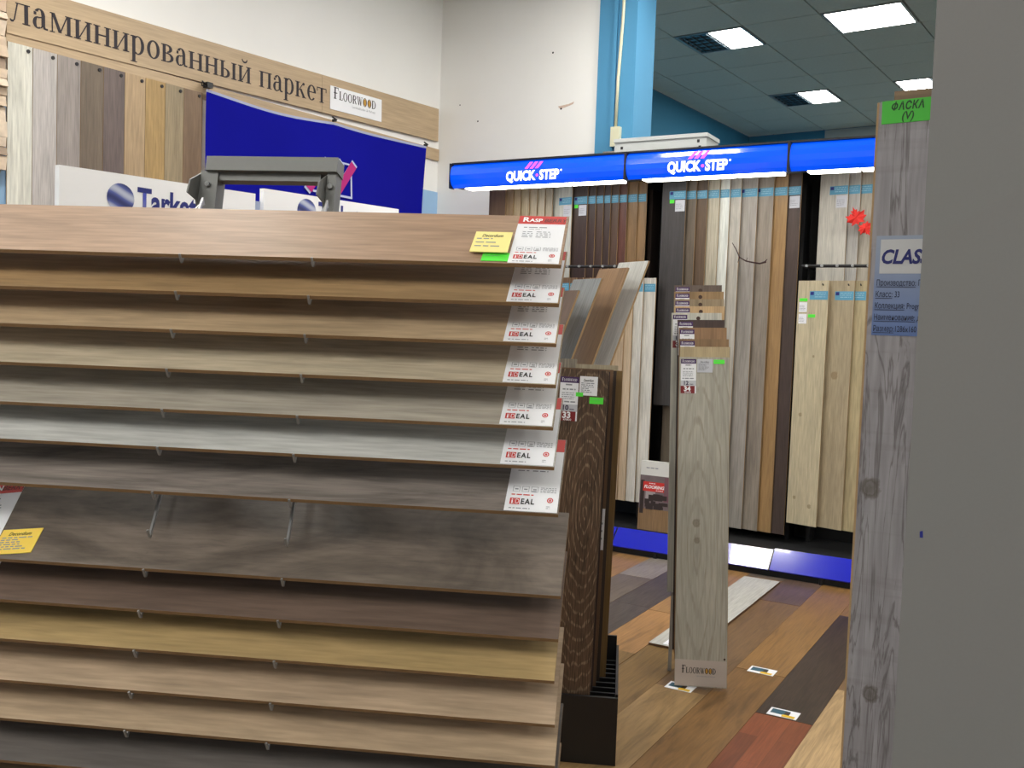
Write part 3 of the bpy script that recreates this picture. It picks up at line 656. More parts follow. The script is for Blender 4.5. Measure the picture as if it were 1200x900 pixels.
flag_poly([grow(p, 0.011) for p in ss], 'outline_print', LIL, 0.010, fl); flag_poly(ss, 'stripe_print', PINK, 0.013, fl)
for x, zz in ((0.0, 2.62), (0.995, 2.618), (1.91, 2.62)):
    (MB().box(x - 0.008, x + 0.03, -0.02, 0.02, zz - 0.014, zz + 0.016).tube([(x - 0.008, -0.01, zz), (x - 0.04, -0.016, zz + 0.01), (x - 0.044, -0.016, zz - 0.012), (x - 0.012, -0.01, zz - 0.012)], 0.005, 6) if x < 0.1 else MB().box(x - 0.008, x + 0.008, -0.014, 0.012, zz - 0.008, zz + 0.008).tube([(x - 0.03, -0.012, zz + 0.016), (x + 0.01, -0.014, zz + 0.004)], 0.005, 6)).build('clip', BLACK, fl, Matrix.Identity(4))
# two low white signs on posts, in front of the wall
SGF = frame((-1.777, 3.754, 0), 35)
GLOBE = None
def globe_mat():
    m, nt, b = nodes_of('blue_swirl_print'); N, L = nt.nodes, nt.links
    tc = N.new('ShaderNodeTexCoord'); wv = N.new('ShaderNodeTexWave'); wv.wave_type = 'RINGS'; wv.rings_direction = 'SPHERICAL'
    mp = N.new('ShaderNodeMapping'); mp.inputs['Location'].default_value = (0.02, 0, -0.015); mp.inputs['Scale'].default_value = (1, 1, 0.7)
    wv.inputs['Scale'].default_value = 6.0; wv.inputs['Distortion'].default_value = 2.0; wv.inputs['Detail'].default_value = 1; wv.inputs['Detail Scale'].default_value = 0.8
    L.new(tc.outputs['Object'], mp.inputs[0]); L.new(mp.outputs[0], wv.inputs['Vector'])
    rp = N.new('ShaderNodeValToRGB'); e = rp.color_ramp.elements; e[0].color = (*lin((40, 48, 110)), 1); e[1].color = (*lin((190, 196, 216)), 1)
    k = e.new(0.5); k.color = (*lin((84, 96, 168)), 1); L.new(wv.outputs['Fac'], rp.inputs[0]); L.new(rp.outputs[0], b.inputs['Base Color']); return m
GLM = globe_mat()
for q_, (x0, x1, z0, dz, gx, lab) in enumerate(((0.0, 0.955, 1.60, 0.275, 0.262, 'white low sign with blue lettering, left one with the full globe'),
                                          (1.005, 1.95, 1.62, 0.305, 0.27, 'white low sign behind the rack frame, right of the other'))):
    r_ = tag(empty('brand_sign', SGF @ T3(x0, 0, 0)), lab, 'sign', 'low white signs beyond the rack')
    L_ = x1 - x0
    MB().plate([(0, 1.5), (L_, 1.5), (L_, z0 + dz + 0.018), (0, z0 + dz)], 0, 0.03).build('panel', plain('white_sign_face', (250, 250, 252), 0.4), r_, Matrix.Identity(4))
    if q_ == 0: MB().prism([(0.03 + 0.05 * math.sin(t_ * 0.3), 1.5 + 0 * t_) for t_ in range(1)] + [(0.0, 1.5), (0.03, 1.5), (0.03, 1.86), (0.0, 1.86)], L_ + 0.002, L_ + 0.03).build('end_cap', plain('pale_blue_edge', (170, 184, 216), 0.5), r_, Matrix.Identity(4))
    zg = z0 + 0.186 + 0.05 * q_
    MB().disc(gx, zg - 0.005, 0.062, -0.0012, 28, 0, 0.060).build('globe_print', GLM, r_, Matrix.Identity(4))
    letters(r_, 'Tarkett', 0.143, gx + 0.078, zg - 0.050, NAVY, y=-0.0012, bold=0.03, sx=0.74)
    for px in (0.12, L_ - 0.12): MB().box(px - 0.015, px + 0.015, 0.005, 0.035, 0, 1.5).build('post', STEEL, r_, Matrix.Identity(4))

# ================================================================== 3. blue-headed display stands
HB = None
def header_blue():
    m, nt, b = nodes_of('backlit_blue_plastic')
    b.inputs['Base Color'].default_value = (*lin((10, 62, 222)), 1); b.inputs['Roughness'].default_value = 0.12; b.inputs['Coat Weight'].default_value = 0.6; b.inputs['Coat Roughness'].default_value = 0.05
    b.inputs['Emission Color'].default_value = (0.0, 0.07, 0.72, 1); b.inputs['Emission Strength'].default_value = 0.55
    tc = nt.nodes.new('ShaderNodeTexCoord'); n = nt.nodes.new('ShaderNodeTexNoise'); n.inputs['Scale'].default_value = 2.0
    mr = nt.nodes.new('ShaderNodeMapRange'); mr.inputs[3].default_value = 0.45; mr.inputs[4].default_value = 0.65
    nt.links.new(tc.outputs['Object'], n.inputs['Vector']); nt.links.new(n.outputs['Fac'], mr.inputs[0]); nt.links.new(mr.outputs[0], b.inputs['Emission Strength'])
    return m
HB = header_blue()
PLB = plain('glossy_blue_laminate', (22, 32, 190), 0.16, noise=0.05, nscale=6, coat=0.5)
STRIP = emit('lit_strip', (255, 253, 246), STRIP_LAMP)
LINKW = emit('lit_white_letters', (246, 248, 255), 0.6); LPINK = emit('lit_pink_print', (255, 84, 206), 0.45)
bays = [(-3.535, -2.3065, 'left'), (-2.3055, -1.3605, 'middle'), (-1.3595, -0.42, 'right')]
TF = 5.24
for bi, (s0, s1, bn) in enumerate(bays):
    Wb = s1 - s0
    r_ = tag(empty('display_stand', DISP @ T3(s0, TF, 0)), {'left': 'left bay of the display stand, blue header ending at the white wall', 'middle': 'middle bay of the display stand with tall planks below its blue header',
             'right': 'right bay of the display stand, blue header cut by the grey plank'}[bn], 'display stand', 'bays of the blue headed display')
    I = Matrix.Identity(4)
    pf = [(0.02, 2.205), (-0.006, 2.225), (-0.020, 2.255), (-0.024, 2.285), (-0.018, 2.315), (-0.004, 2.34), (0.02, 2.355)]
    MB().prism([(0.03, 2.205)][:0] + list(reversed(pf)) , 0.006, Wb - 0.006).build('header_panel', HB, r_, I, False)
    MB().prism([(0.135, 2.345), (0.021, 2.345), (0.021, 2.214), (0.135, 2.214)], 0.0, Wb).box(0, Wb, 0.0, 0.585, 2.356, 2.366).box(0, 0.006, -0.026, 0.03, 2.20, 2.36).box(Wb - 0.006, Wb, -0.026, 0.03, 2.20, 2.36).build('header_housing', BLACK, r_, I)
    n = 3
    for k in range(n):
        x0 = 0.09 + (Wb - 0.12) * k / n; x1 = 0.09 + (Wb - 0.12) * (k + 1) / n - 0.016
        MB().box(x0, x1, 0.03, 0.115, 2.200, 2.213).build('light_strip', STRIP, r_, I)
    MB().box(0, Wb, 0.585, 0.60, 0.13, 2.36).build('back_panel', BLACKB, r_, I)
    for x0 in (0.09, Wb - 0.03): MB().box(x0, x0 + 0.02, 0.45, 0.585, 0.13, 2.21).build('side_panel', BLACKB if bi else wood('side_panel_wenge', (62, 48, 42)), r_, I)
    MB().prism([(0.02, 0), (0.62, 0), (0.62, 0.128), (0.105, 0.128), (0.015, 0.035), (0.015, 0.03)][::1], 0, Wb).build('plinth', BLACKB, r_, I)
    MB().prism([(0.002, 0.040), (0.006, 0.034), (0.104, 0.127), (0.100, 0.133 if bi < 2 else 0.141)], 0.004, Wb - 0.004).build('plinth_panel', PLB, r_, I)
    for x0 in (0.28, Wb - 0.28): MB().tube([(x0, 0.06, 0.0), (x0, 0.06, -0.0)] if False else [(x0, 0.012, 0.0), (x0, 0.012, 0.03)], 0.012, 8).build('foot', BLACK, r_, I)
    if bi != 1:
        xr0, xr1 = (0.30, Wb - 0.05) if bi == 0 else (0.03, Wb - 0.03)
        rl = MB().tube([(xr0, 0.27, 1.718), (xr1, 0.27, 1.718)], 0.009, 8).build('rail', BLACK, r_, I)
        kn = MB().tube([(0, -0.012, 0), (0, 0.0, 0)], 0.008, 8).mesh('knob', CHROME)
        kk = xr0 + 0.03
        while kk < xr1: obj('knob', kn, rl, T3(kk, 0.258, 1.718)); kk += 0.082
        for x0 in (xr0 + 0.005, xr1 - 0.005): MB().box(x0 - 0.006, x0 + 0.006, 0.27, 0.585, 1.712, 1.724).build('rail_bracket', BLACK, r_, I)
    if bi < 2:
        hp = [o for o in r_.children if o.name.startswith('header_panel')][0]
        cx, hw = (0.50 * Wb, 0.186) if bi == 0 else (0.465 * Wb, 0.176)
        q1 = text_mesh('QUICK', 0.080, 0.042, 0.0, 1.0); q2 = text_mesh('STEP', 0.080, 0.042, 0.0, 1.0)
        w1, w2 = max(v.co.x for v in q1.vertices), max(v.co.x for v in q2.vertices); fs_ = 2 * hw / (w1 + w2 + 0.032); x0 = cx - hw
        letters(hp, 'QUICK', 0.080, x0, 2.228, LINKW, y=-0.0262, bold=0.042, sx=fs_)
        letters(hp, 'STEP', 0.080, x0 + (w1 + 0.032) * fs_, 2.228, LINKW, y=-0.0262, bold=0.042, sx=fs_)
        MB().disc(cx + hw + 0.012, 2.277, 0.006, -0.0262, 10).build('trade_dot', LINKW, hp, I)
        m_ = MB().disc(x0 + (w1 + 0.012) * fs_, 2.254, 0.009, -0.0262, 12)
        for k in range(3):
            x = cx - 0.055 + k * 0.036; m_.quad((x, -0.0262, 2.296), (x + 0.022, -0.0262, 2.296), (x + 0.056, -0.0228, 2.336), (x + 0.034, -0.0228, 2.336))
        m_.build('logo_print', LPINK, hp, I)

# boards on the display stands
TAGW, TAGH = 0.105, 0.048
tag_me = MB().box(0, TAGW, -0.0006, 0, 0, TAGH).mesh('sample_label', BLUE_T)
tag_d = MB().quad((0.004, 0, 0.026), (0.024, 0, 0.026), (0.024, 0, 0.044), (0.004, 0, 0.044)).mesh('logo_print', NAVY)
g = MB()
for k_ in range(3): dashes(g, 0.03, 0.095, 0.036 - k_ * 0.011, 0.004, 0, 0, 0.8, k_)
tag_g = g.mesh('fine_print', plain('pale_blue_ink', (150, 196, 216), 0.6))
def blue_tag(b_, W, zt, full=True):
    l = obj('sample_label', tag_me, b_, T3(W - TAGW - 0.003, -0.0001, zt - TAGH)); l['label'] = 'light blue sample label'
    if full: obj('logo_print', tag_d, l, T3(0, -0.001, 0)); obj('fine_print', tag_g, l, T3(0, -0.001, 0))
def qs(s_right, t, z0, z1, W, c, cn, label, turn=12, tagz=-0.078, extra=None, mat=None, core=CORE, T=0.007):
    az = 120 + turn; o = ST(s_right, t, z0) - Vector((math.sin(R(az)), math.cos(R(az)), 0)) * W
    mt = mat or wood('display_decor_' + cn.replace(' ', '_'), c, dark=0.75, light=1.15, across=13)
    b_ = board(frame(o, az), W, z1 - z0, mt, label, 'planks on the blue headed display', T=T, core=core)
    L_ = z1 - z0
    if tagz is not None: blue_tag(b_, W, L_ + tagz)
    if extra:
        if 'g' in extra: s_card(b_, W - 0.105, W - 0.075, L_ - 0.15, L_ - 0.128, GREEN, 'small neon green sticker', -0.001, 0)
        if 'w' in extra: s_card(b_, W - 0.068, W - 0.006, L_ - 0.20, L_ - 0.132, PAPER_G, 'white price slip', -0.001, 4)
    return b_
UZ0, UZ1 = 0.87, 2.25
ua = [(-3.335, (120, 92, 62), 'walnut brown'), (-3.275, (150, 120, 80), 'tan'), (-3.218, (176, 152, 112), 'beige'), (-3.152, (184, 164, 124), 'pale beige'), (-3.093, (186, 168, 134), 'cream oak'), (-3.035, (190, 174, 144), 'sand oak'), (-2.978, (184, 168, 140), 'dusty beige')]
for i, (s, c, cn) in enumerate(ua):
    qs(s, 5.60 + 0.0 * i, UZ0, UZ1, 0.15, c, 'a' + cn, '%s plank in the left bay upper row, %s from the left' % (cn, ordn[i]), tagz=None)
qs(-2.835, 5.60, UZ0, UZ1, 0.16, (196, 196, 184), 'milky white', 'milky white wide plank in the left bay, left of the dark brown ones', extra='w')
ud = [(-2.722, (70, 52, 44), 'dark chocolate', 'gw'), (-2.664, (74, 54, 46), 'espresso', None), (-2.610, (80, 58, 48), 'wenge brown', None), (-2.560, (72, 54, 48), 'dark umber', None), (-2.505, (92, 66, 50), 'chestnut', None), (-2.448, (104, 58, 46), 'reddish mahogany', None), (-2.378, (146, 108, 64), 'golden brown', None), (-2.318, (150, 112, 68), 'honey brown', None)]
for i, (s, c, cn, ex) in enumerate(ud):
    qs(s, 5.595, UZ0, UZ1, 0.15, c, cn, '%s plank in the left bay upper row, %s from the milky white plank' % (cn, ordn[i]), extra=ex)
# lower row of the left bay
la = [(-2.760, (132, 96, 66), 'nut brown'), (-2.712, (140, 104, 72), 'hazel'), (-2.667, (120, 86, 60), 'cocoa'), (-2.617, (130, 96, 64), 'cinnamon'), (-2.563, (150, 112, 76), 'caramel'), (-2.510, (160, 124, 88), 'toffee'), (-2.450, (170, 136, 98), 'biscuit'), (-2.375, (196, 166, 130), 'pale peach'), (-2.322, (206, 178, 142), 'light peach'), (-2.258, (214, 210, 198), 'left white'), (-2.178, (218, 214, 202), 'right white')]
for i, (s, c, cn) in enumerate(la):
    qs(s, 5.46, 0.275, 1.645, 0.16, c, 'l' + cn, '%s plank in the lower row of the left bay, %s from the left' % (cn, ordn[i]), tagz=-0.035)
# middle bay: one short dark plank, then tall ones
qs(-2.044, 5.545, 0.875, 2.25, 0.155, (68, 64, 64), 'charcoal', 'charcoal grey wide plank hanging short in the middle bay', extra='gw', turn=4, core=CORE)
mb_ = [(-1.985, (112, 98, 82), 'drab brown'), (-1.916, (104, 80, 58), 'knotty brown'), (-1.842, (188, 178, 152), 'bone'), (-1.780, (216, 220, 210), 'bright white'), (-1.712, (188, 182, 168), 'light grey'),
       (-1.616, (160, 152, 142), 'stone grey'), (-1.523, (152, 138, 122), 'grey beige'), (-1.443, (172, 128, 72), 'honey'), (-1.366, (82, 64, 56), 'dark brown')]
for i, (s, c, cn) in enumerate(mb_):
    zt = 2.25; z0 = 0.178
    qs(s, 5.56 if i < 8 else 5.555, z0, zt, 0.17, c, 'm' + cn, 'tall %s plank in the middle bay, %s right of the charcoal plank' % (cn, ordn[i]), extra='w' if i == 8 else None)
# right bay
cu = [(-1.118, (190, 184, 170), 'chalky beige', 'w'), (-1.053, (174, 170, 162), 'silver grey', None), (-0.984, (178, 168, 148), 'oat', None), (-0.915, (150, 130, 104), 'tan', None), (-0.85, (130, 104, 80), 'brown', None)]
for i, (s, c, cn, ex) in enumerate(cu):
    qs(s, 5.60, UZ0, UZ1, 0.165, c, 'c' + cn, '%s plank in the right bay upper row, %s from the left' % (cn, ordn[i]), extra=ex)
cl_ = [(-1.166, (202, 186, 146), 'pale knotty pine'), (-1.030, (182, 162, 124), 'knotty oak'), (-0.966, (186, 166, 118), 'yellow pine'), (-0.885, (176, 150, 112), 'plain oak')]
for i, (s, c, cn) in enumerate(cl_):
    kn = [(0.04, 0.15, 0.010, (140, 122, 90)), (0.13, 0.11, 0.012, (140, 122, 90)), (0.05, 0.62, 0.011, (140, 122, 90)), (0.11, 0.95, 0.007, (130, 110, 80))] if i == 0 else [(0.09, 0.85, 0.022, (142, 120, 88))] if i == 1 else []
    mt = wood('display_pine_%d' % i, c, dark=0.82, light=1.08, across=9, along=1.4, knots=kn)
    b_ = qs(s, 5.46, 0.265, 1.635, 0.178, c, 'p' + cn, '%s plank in the lower row of the right bay, %s from the left' % (cn, ordn[i]), tagz=-0.058, mat=mt)
    MB().tube([(0.145, 0, 1.345), (0.145, -0.009, 1.351)], 0.004, 6).build('hook', BLACK, b_, Matrix.Identity(4))
    if i == 0:
        s_card(b_, 0.012, 0.058, 1.255, 1.272, GREEN, 'small neon green sticker at the top left', -0.001, 0); s_card(b_, 0.010, 0.058, 1.195, 1.25, PAPER, 'white price slip, upper one', -0.001, 4)
        s_card(b_, 0.010, 0.058, 1.13, 1.185, PAPER, 'white price slip, lower one', -0.001, 4); s_card(b_, 0.066, 0.108, 1.165, 1.183, GREEN, 'small neon green sticker under the blue label', -0.001, 0)
# catalogue box on the plinth
ct = tag(empty('catalogue_box', frame(ST(-2.195, 5.375, 0.131), 120, 3)), 'catalogue box with white top and room picture standing on the blue plinth', 'box')
I = Matrix.Identity(4); CW, CH = 0.20, 0.415
MB().box(0, CW, 0, 0.05, 0, CH).build('carton', plain('white_card', (220, 220, 216), 0.5), ct, I)
pc = MB().box(0, CW, -0.0008, -0.0001, 0, CH - 0.085).build('cover_print', plain('cover_dusk', (118, 104, 106), 0.4, noise=0.35, nscale=14), ct, I)
MB().box(0, CW, -0.0012, -0.0005, 0, 0.13).build('floor_print', wood('cover_floor', (150, 112, 70), rough=0.4), pc, I)
m_ = MB(); q_ = random.Random(3)
for k_ in range(16):
    x = q_.uniform(0.0, CW - 0.05); z = q_.uniform(0.125, 0.19); m_.box(x, x + q_.uniform(0.02, 0.05), -0.0016 - k_ * 1e-5, -0.0009, z, z + q_.uniform(0.012, 0.04))
m_.box(0.006, 0.03, -0.002, -0.0009, 0.10, 0.30); m_.build('furniture_print', plain('dark_furniture_print', (52, 40, 38), 0.4), pc, I)
MB().box(0.155, 0.19, -0.0014, -0.0009, 0.18, 0.325).build('curtain_print', plain('mauve_print', (120, 84, 92), 0.4), pc, I)
MB().box(0.04, 0.10, -0.0013, -0.0009, 0.19, 0.24).build('window_print', plain('pale_window_print', (170, 160, 160), 0.4), pc, I)
bn_ = MB().box(0.022, 0.155, -0.0022, -0.0012, 0.235, 0.292).build('banner', RED, pc, I)
letters(pc, 'FLOORING', 0.026, 0.028, 0.253, WINK, y=-0.0026, bold=0.03, shear=0.2, sx=0.98)
m_ = MB(); dashes(m_, 0.06, 0.10, 0.281, 0.004, 0, 0, 0.8, 3); dashes(m_, 0.105, 0.15, 0.241, 0.004, 0, 0, 0.8, 4); m_.build('fine_print', WINK, pc, T3(0, -0.0026, 0))
m_ = MB(); dashes(m_, 0.035, 0.11, 0.372, 0.006, 0, 0, 0.8, 5); m_.build('fine_print', GINK, ct, T3(0, -0.001, 0))
# twig and maple leaves
tw = MB().tube([(0, 0, 0.115), (0.03, -0.006, 0.07), (0.05, -0.01, 0.03), (0.09, -0.012, 0.008), (0.13, -0.012, 0.0), (0.17, -0.01, -0.006), (0.205, -0.008, 0.004)], [0.0022, 0.003, 0.0034, 0.004, 0.0044, 0.0044, 0.006], 7)
tw.tube([(0.195, -0.008, 0.0), (0.212, -0.012, 0.018)], [0.004, 0.002], 6).tube([(0.05, -0.01, 0.03), (0.042, -0.012, 0.0)], [0.003, 0.0015], 6).tube([(0.09, -0.012, 0.008), (0.10, -0.014, 0.028)], [0.002, 0.001], 6)
tag(tw.build('dried_twig', plain('twig_bark', (62, 40, 40), 0.85, noise=0.3, nscale=80), None, frame(ST(-1.735, 5.505, 1.738), 120), True), 'thin curved dried twig stuck across the tall middle planks', 'twig')
def leaf(M, s, label, rot):
    pts = []; base = [(0, -0.5), (0.10, -0.36), (0.42, -0.42), (0.34, -0.26), (0.62, -0.08), (0.48, 0.02), (0.60, 0.30), (0.36, 0.22), (0.26, 0.34), (0.16, 0.26), (0.2, 0.5), (0.08, 0.46), (0, 0.72)]
    full = base + [(-x, z) for x, z in reversed(base[1:-1])]
    c, sn = math.cos(rot), math.sin(rot); full = [((x * c - z * sn) * s, (x * sn + z * c) * s) for x, z in full]
    bm = bmesh.new(); n = len(full)
    fr = [bm.verts.new((x, -0.006 * math.sin(9 * x / s), z)) for x, z in full]; bk = [bm.verts.new((x, -0.006 * math.sin(9 * x / s) + 0.002, z)) for x, z in full]
    c0 = bm.verts.new((0, -0.006, 0)); c1 = bm.verts.new((0, -0.004, 0))
    for i in range(n):
        j = (i + 1) % n; bm.faces.new((c0, fr[i], fr[j])); bm.faces.new((c1, bk[j], bk[i])); bm.faces.new((fr[j], fr[i], bk[i], bk[j]))
    me = bpy.data.meshes.new('maple_leaf'); bm.to_mesh(me); bm.free(); me.materials.append(plain('red_felt', (206, 40, 32), 0.8, noise=0.1, nscale=40))
    o = obj('maple_leaf', me, None, M); tag(o, label, 'leaf', 'red leaves on the display')
    sm = MB().tube([(0.5 * s * sn, -0.004, -0.5 * s * c), (0.72 * s * sn + 0.01, -0.004, -0.72 * s * c)], 0.0015, 6).build('stem', MATS['red_felt'], o, Matrix.Identity(4))
leaf(frame(ST(-1.058, 5.54, 1.985), 120), 0.088, 'larger red felt maple leaf hanging on the right bay planks', R(20))
leaf(frame(ST(-1.003, 5.53, 1.925), 120), 0.068, 'smaller red felt maple leaf, half hidden by the grey plank', R(-150))
# things lying on top of the headers
wb = tag(empty('lamp_housing', frame(ST(-2.56, 5.62, 2.366), 120)), 'white sheet metal lamp housing lying on top of the blue headers', 'lamp housing')
WM = plain('white_enamel', (196, 200, 200), 0.4, noise=0.04, nscale=20)
MB().box(0, 0.60, 0, 0.22, 0, 0.135).build('tray', WM, wb, I); MB().box(-0.004, 0.606, -0.008, 0.228, 0.135, 0.158).build('lid', WM, wb, I)
MB().box(-0.045, 0.0, 0.02, 0.08, 0, 0.07).build('end_lug', WM, wb, I)
for x, z in ((0.05, 0.10), (0.05, 0.06), (0.55, 0.112), (0.56, 0.075)): MB().box(x - 0.008, x + 0.008, -0.0012, 0.0, z - 0.009, z + 0.009).build('slot', INK, wb, I)
board(frame(ST(-2.755, 5.865, 1.28), 120), 0.098, 1.222, wood('grey_offcut', (142, 138, 134)), 'grey plank end sticking up behind the left blue header', 'planks behind the display')

# ================================================================== 4. black stand with brown planks, and leaning planks
bs = tag(empty('plank_stand', frame((0.20, 2.85, 0), 96.5)), 'black metal floor stand with stepped slots holding the brown planks', 'stand')
I = Matrix.Identity(4)
MB().box(-0.30, 0.153, 0, 0.012, 0, 0.207).build('front_panel', BLACK, bs, I)
MB().box(-0.30, 0.153, 0.012, 0.48, 0.0, 0.05).build('base', BLACK, bs, I)
for x0 in (-0.30, 0.145): MB().box(x0, x0 + 0.008, 0.012, 0.48, 0.05, 0.215).build('side_panel', BLACK, bs, I)
MB().box(-0.292, 0.145, 0.47, 0.48, 0.05, 0.25).build('back_panel', BLACK, bs, I)
for k_ in range(8): MB().box(-0.292, 0.144, 0.045 + k_ * 0.054, 0.052 + k_ * 0.054, 0.05, 0.205 - 0.004 * k_).build('slot_bar', BLACK, bs, I)
LIMED = wood('limed_brown_oak', (98, 70, 48), dark=0.7, light=1.3, across=26, along=2.4, grain=0.7, rings=(0.142, 0.70, 0.26, 30, (176, 154, 124), 0.5, 4.5), rough=0.5)
def stack(k, xl, wd, z0, L_, mt, label, yy, lean=3.0, T=0.009, core=CORE, rl=0.0):
    o = Vector(bs.matrix_world @ Vector((xl, yy, z0)))
    return board(frame(o, 96.5, lean, rl), wd, L_, mt, label, 'planks in the black stand', T=T, core=core)
p1 = stack(0, -0.125, 0.19, 0.055, 1.137, LIMED, 'limed dark brown oak plank in front of the black stand', 0.016, 2.5, rl=-1.0)
stack(1, -0.115, 0.187, 0.055, 1.132, wood('purple_brown', (70, 52, 50)), 'purplish brown plank right behind the limed brown one', 0.069, 2.5, core=plain('dark_edge', (52, 40, 40), 0.7), rl=-0.8)
p3 = stack(2, -0.109, 0.19, 0.055, 1.136, wood('brown_pair', (120, 84, 54)), 'mid brown plank third in the black stand, pale tan edge', 0.123, 2.5, rl=-0.8)
stack(3, -0.099, 0.19, 0.055, 1.131, wood('dusky', (64, 50, 44)), 'dusky brown plank fourth in the black stand', 0.177, 2.5, core=CORE_DARK, rl=-0.8)
stack(4, -0.085, 0.195, 0.055, 1.130, wood('old_gold', (128, 94, 44)), 'old gold plank, rearmost and rightmost in the black stand', 0.231, 2.5, core=CORE_DARK, rl=-0.8)
stack(5, -0.037, 0.14, 0.055, 1.143, wood('cream_edge', (176, 160, 130)), 'cream plank with its pale top edge showing above the brown ones', 0.285, 2.5, rl=-0.4)
stack(6, -0.186, 0.15, 0.055, 1.158, wood('speckled', (150, 138, 122), grain=0.6), 'short speckled grey plank behind the cream one in the black stand', 0.339, 2.5, rl=-0.4)
# labels on the front plank
def fw_label(b_, x, z, wd, mm=None, cls=None, h=0.134, short=False, rot=0.0):
    l = MB().box(0, wd, -0.0008, 0, 0, h).build('sample_label', PAPER, b_, T3(x, 0, z)); l['label'] = 'label with purple header'
    MB().box(0, wd, -0.0012, -0.0006, h - 0.018, h).build('banner', PURPLE, l, I)
    mb, w_ = serif('FLOORWOOD', 0.008, 0, 1.3, 0.05)
    for i, v in enumerate(mb.v): mb.v[i] = (v[0] * wd * 0.82 / w_, v[1], v[2])
    mb.build('lettering', WINK, l, T3(wd * 0.09, -0.0016, h - 0.0135))
    m_ = MB()
    dashes(m_, wd * 0.3, wd * 0.7, h - 0.026, 0.004, 0, 0, 0.9, 2)
    if not short:
        dashes(m_, wd * 0.15, wd * 0.85, h - 0.040, 0.004, 0, 0, 0.9, 4)
        for k_ in range(4): dashes(m_, wd * 0.12, wd * 0.8, h - 0.050 - k_ * 0.006, 0.0022, 0, 0, 0.8, 6 + k_)
        dashes(m_, wd * 0.1, wd * 0.9, h - 0.078, 0.004, 0, 0, 0.9, 14)
    m_.build('fine_print', GINK, l, T3(0, -0.0013, 0))
    MB().box(0, wd, -0.001, -0.0005, h - 0.030 if short else 0.029, h - 0.018 if short else 0.05).build('grey_band', PAPER_G, l, I) if not short else None
    if mm:
        letters(l, mm, 0.021, wd * 0.15, 0.033, plain('deep_purple_ink', (44, 26, 66), 0.5), y=-0.0016, bold=0.03); letters(l, 'mm', 0.009, wd * 0.58, 0.033, MATS['deep_purple_ink'], y=-0.0016, bold=0.02)
    if cls:
        MB().box(0, wd * 0.92, -0.0012, -0.0006, 0, 0.029).build('banner', DRED, l, I); letters(l, cls, 0.026, wd * 0.2, 0.009, WINK, y=-0.0017, bold=0.04); letters(l, 'класс', 0.009, wd * 0.26, 0.0015, WINK, y=-0.0017, bold=0.02)
    return l
L1 = 1.137
fw_label(p1, 0.045, L1 - 0.158, 0.056, '10', '33')
s_card(p1, 0.104, 0.158, L1 - 0.078, L1 - 0.02, PAPER, 'white price slip beside the purple headed label', -0.0012, 6, 'Decordium')
s_card(p1, 0.094, 0.116, L1 - 0.082, L1 - 0.070, GREEN, 'small rounded neon green sticker', -0.0018, 0)
s_card(p1, 0.136, 0.178, L1 - 0.102, L1 - 0.082, GREEN, 'neon green sticker below the price slip', -0.0012, 1)
s_card(p3, 0.172, 0.189, 0.57, 0.70, PAPER, 'white slip', -0.0012, 3)
# four planks leaning back in the wire trestle
def lean_board(x, y, ztop, wd, mt, label, T=0.008):
    M0 = frame((0, 0, 0), 150, 22); L_ = 1.25
    zv = Vector((M0[0][2], M0[1][2], M0[2][2])); o = Vector((x, y, ztop)) - zv * L_
    return board(frame(o, 150, 22), wd, L_, mt, label, 'planks leaning behind the black stand', T=T)
def ray_pt(px, py, d):                  # helper used once to seat the planks: a point d metres ahead, given by bearing tangents
    return EYE + fw * d + rt * (px * d) + up * (py * d)
tops = [((760 - 600) / 1128, (450 - 305.5) / 1128, 3.72, 0.192, wood('lean_white', (196, 196, 190), dark=0.9), 'off white plank leaning back, rightmost of four leaning planks'),
        ((736 - 600) / 1128, (450 - 313.5) / 1128, 3.66, 0.190, wood('lean_oak', (160, 118, 78), axis='Z', rough=0.3), 'honey oak plank leaning back between the white and grey ones'),
        ((705 - 600) / 1128, (450 - 326) / 1128, 3.58, 0.190, wood('lean_grey', (140, 146, 150), rough=0.16, dark=0.8, spec=0.6), 'glossy blue grey plank leaning back, third from the right'),
        ((678 - 600) / 1128, (450 - 340) / 1128, 3.50, 0.190, wood('lean_brown', (112, 88, 74)), 'dull brown plank leaning back, lowest beside the slanted rack')]
for bx, by, d, wd, mt, lab in tops:
    p = ray_pt(bx, by, d); M0 = frame((0, 0, 0), 150, 22)
    xv = Vector((M0[0][0], M0[1][0], M0[2][0])); zv = Vector((M0[0][2], M0[1][2], M0[2][2]))
    L_ = (p.z - 0.075) / math.cos(R(22)); o = p - xv * wd - zv * L_
    board(frame(o, 150, 22), wd, L_, mt, lab, 'planks leaning behind the black stand')

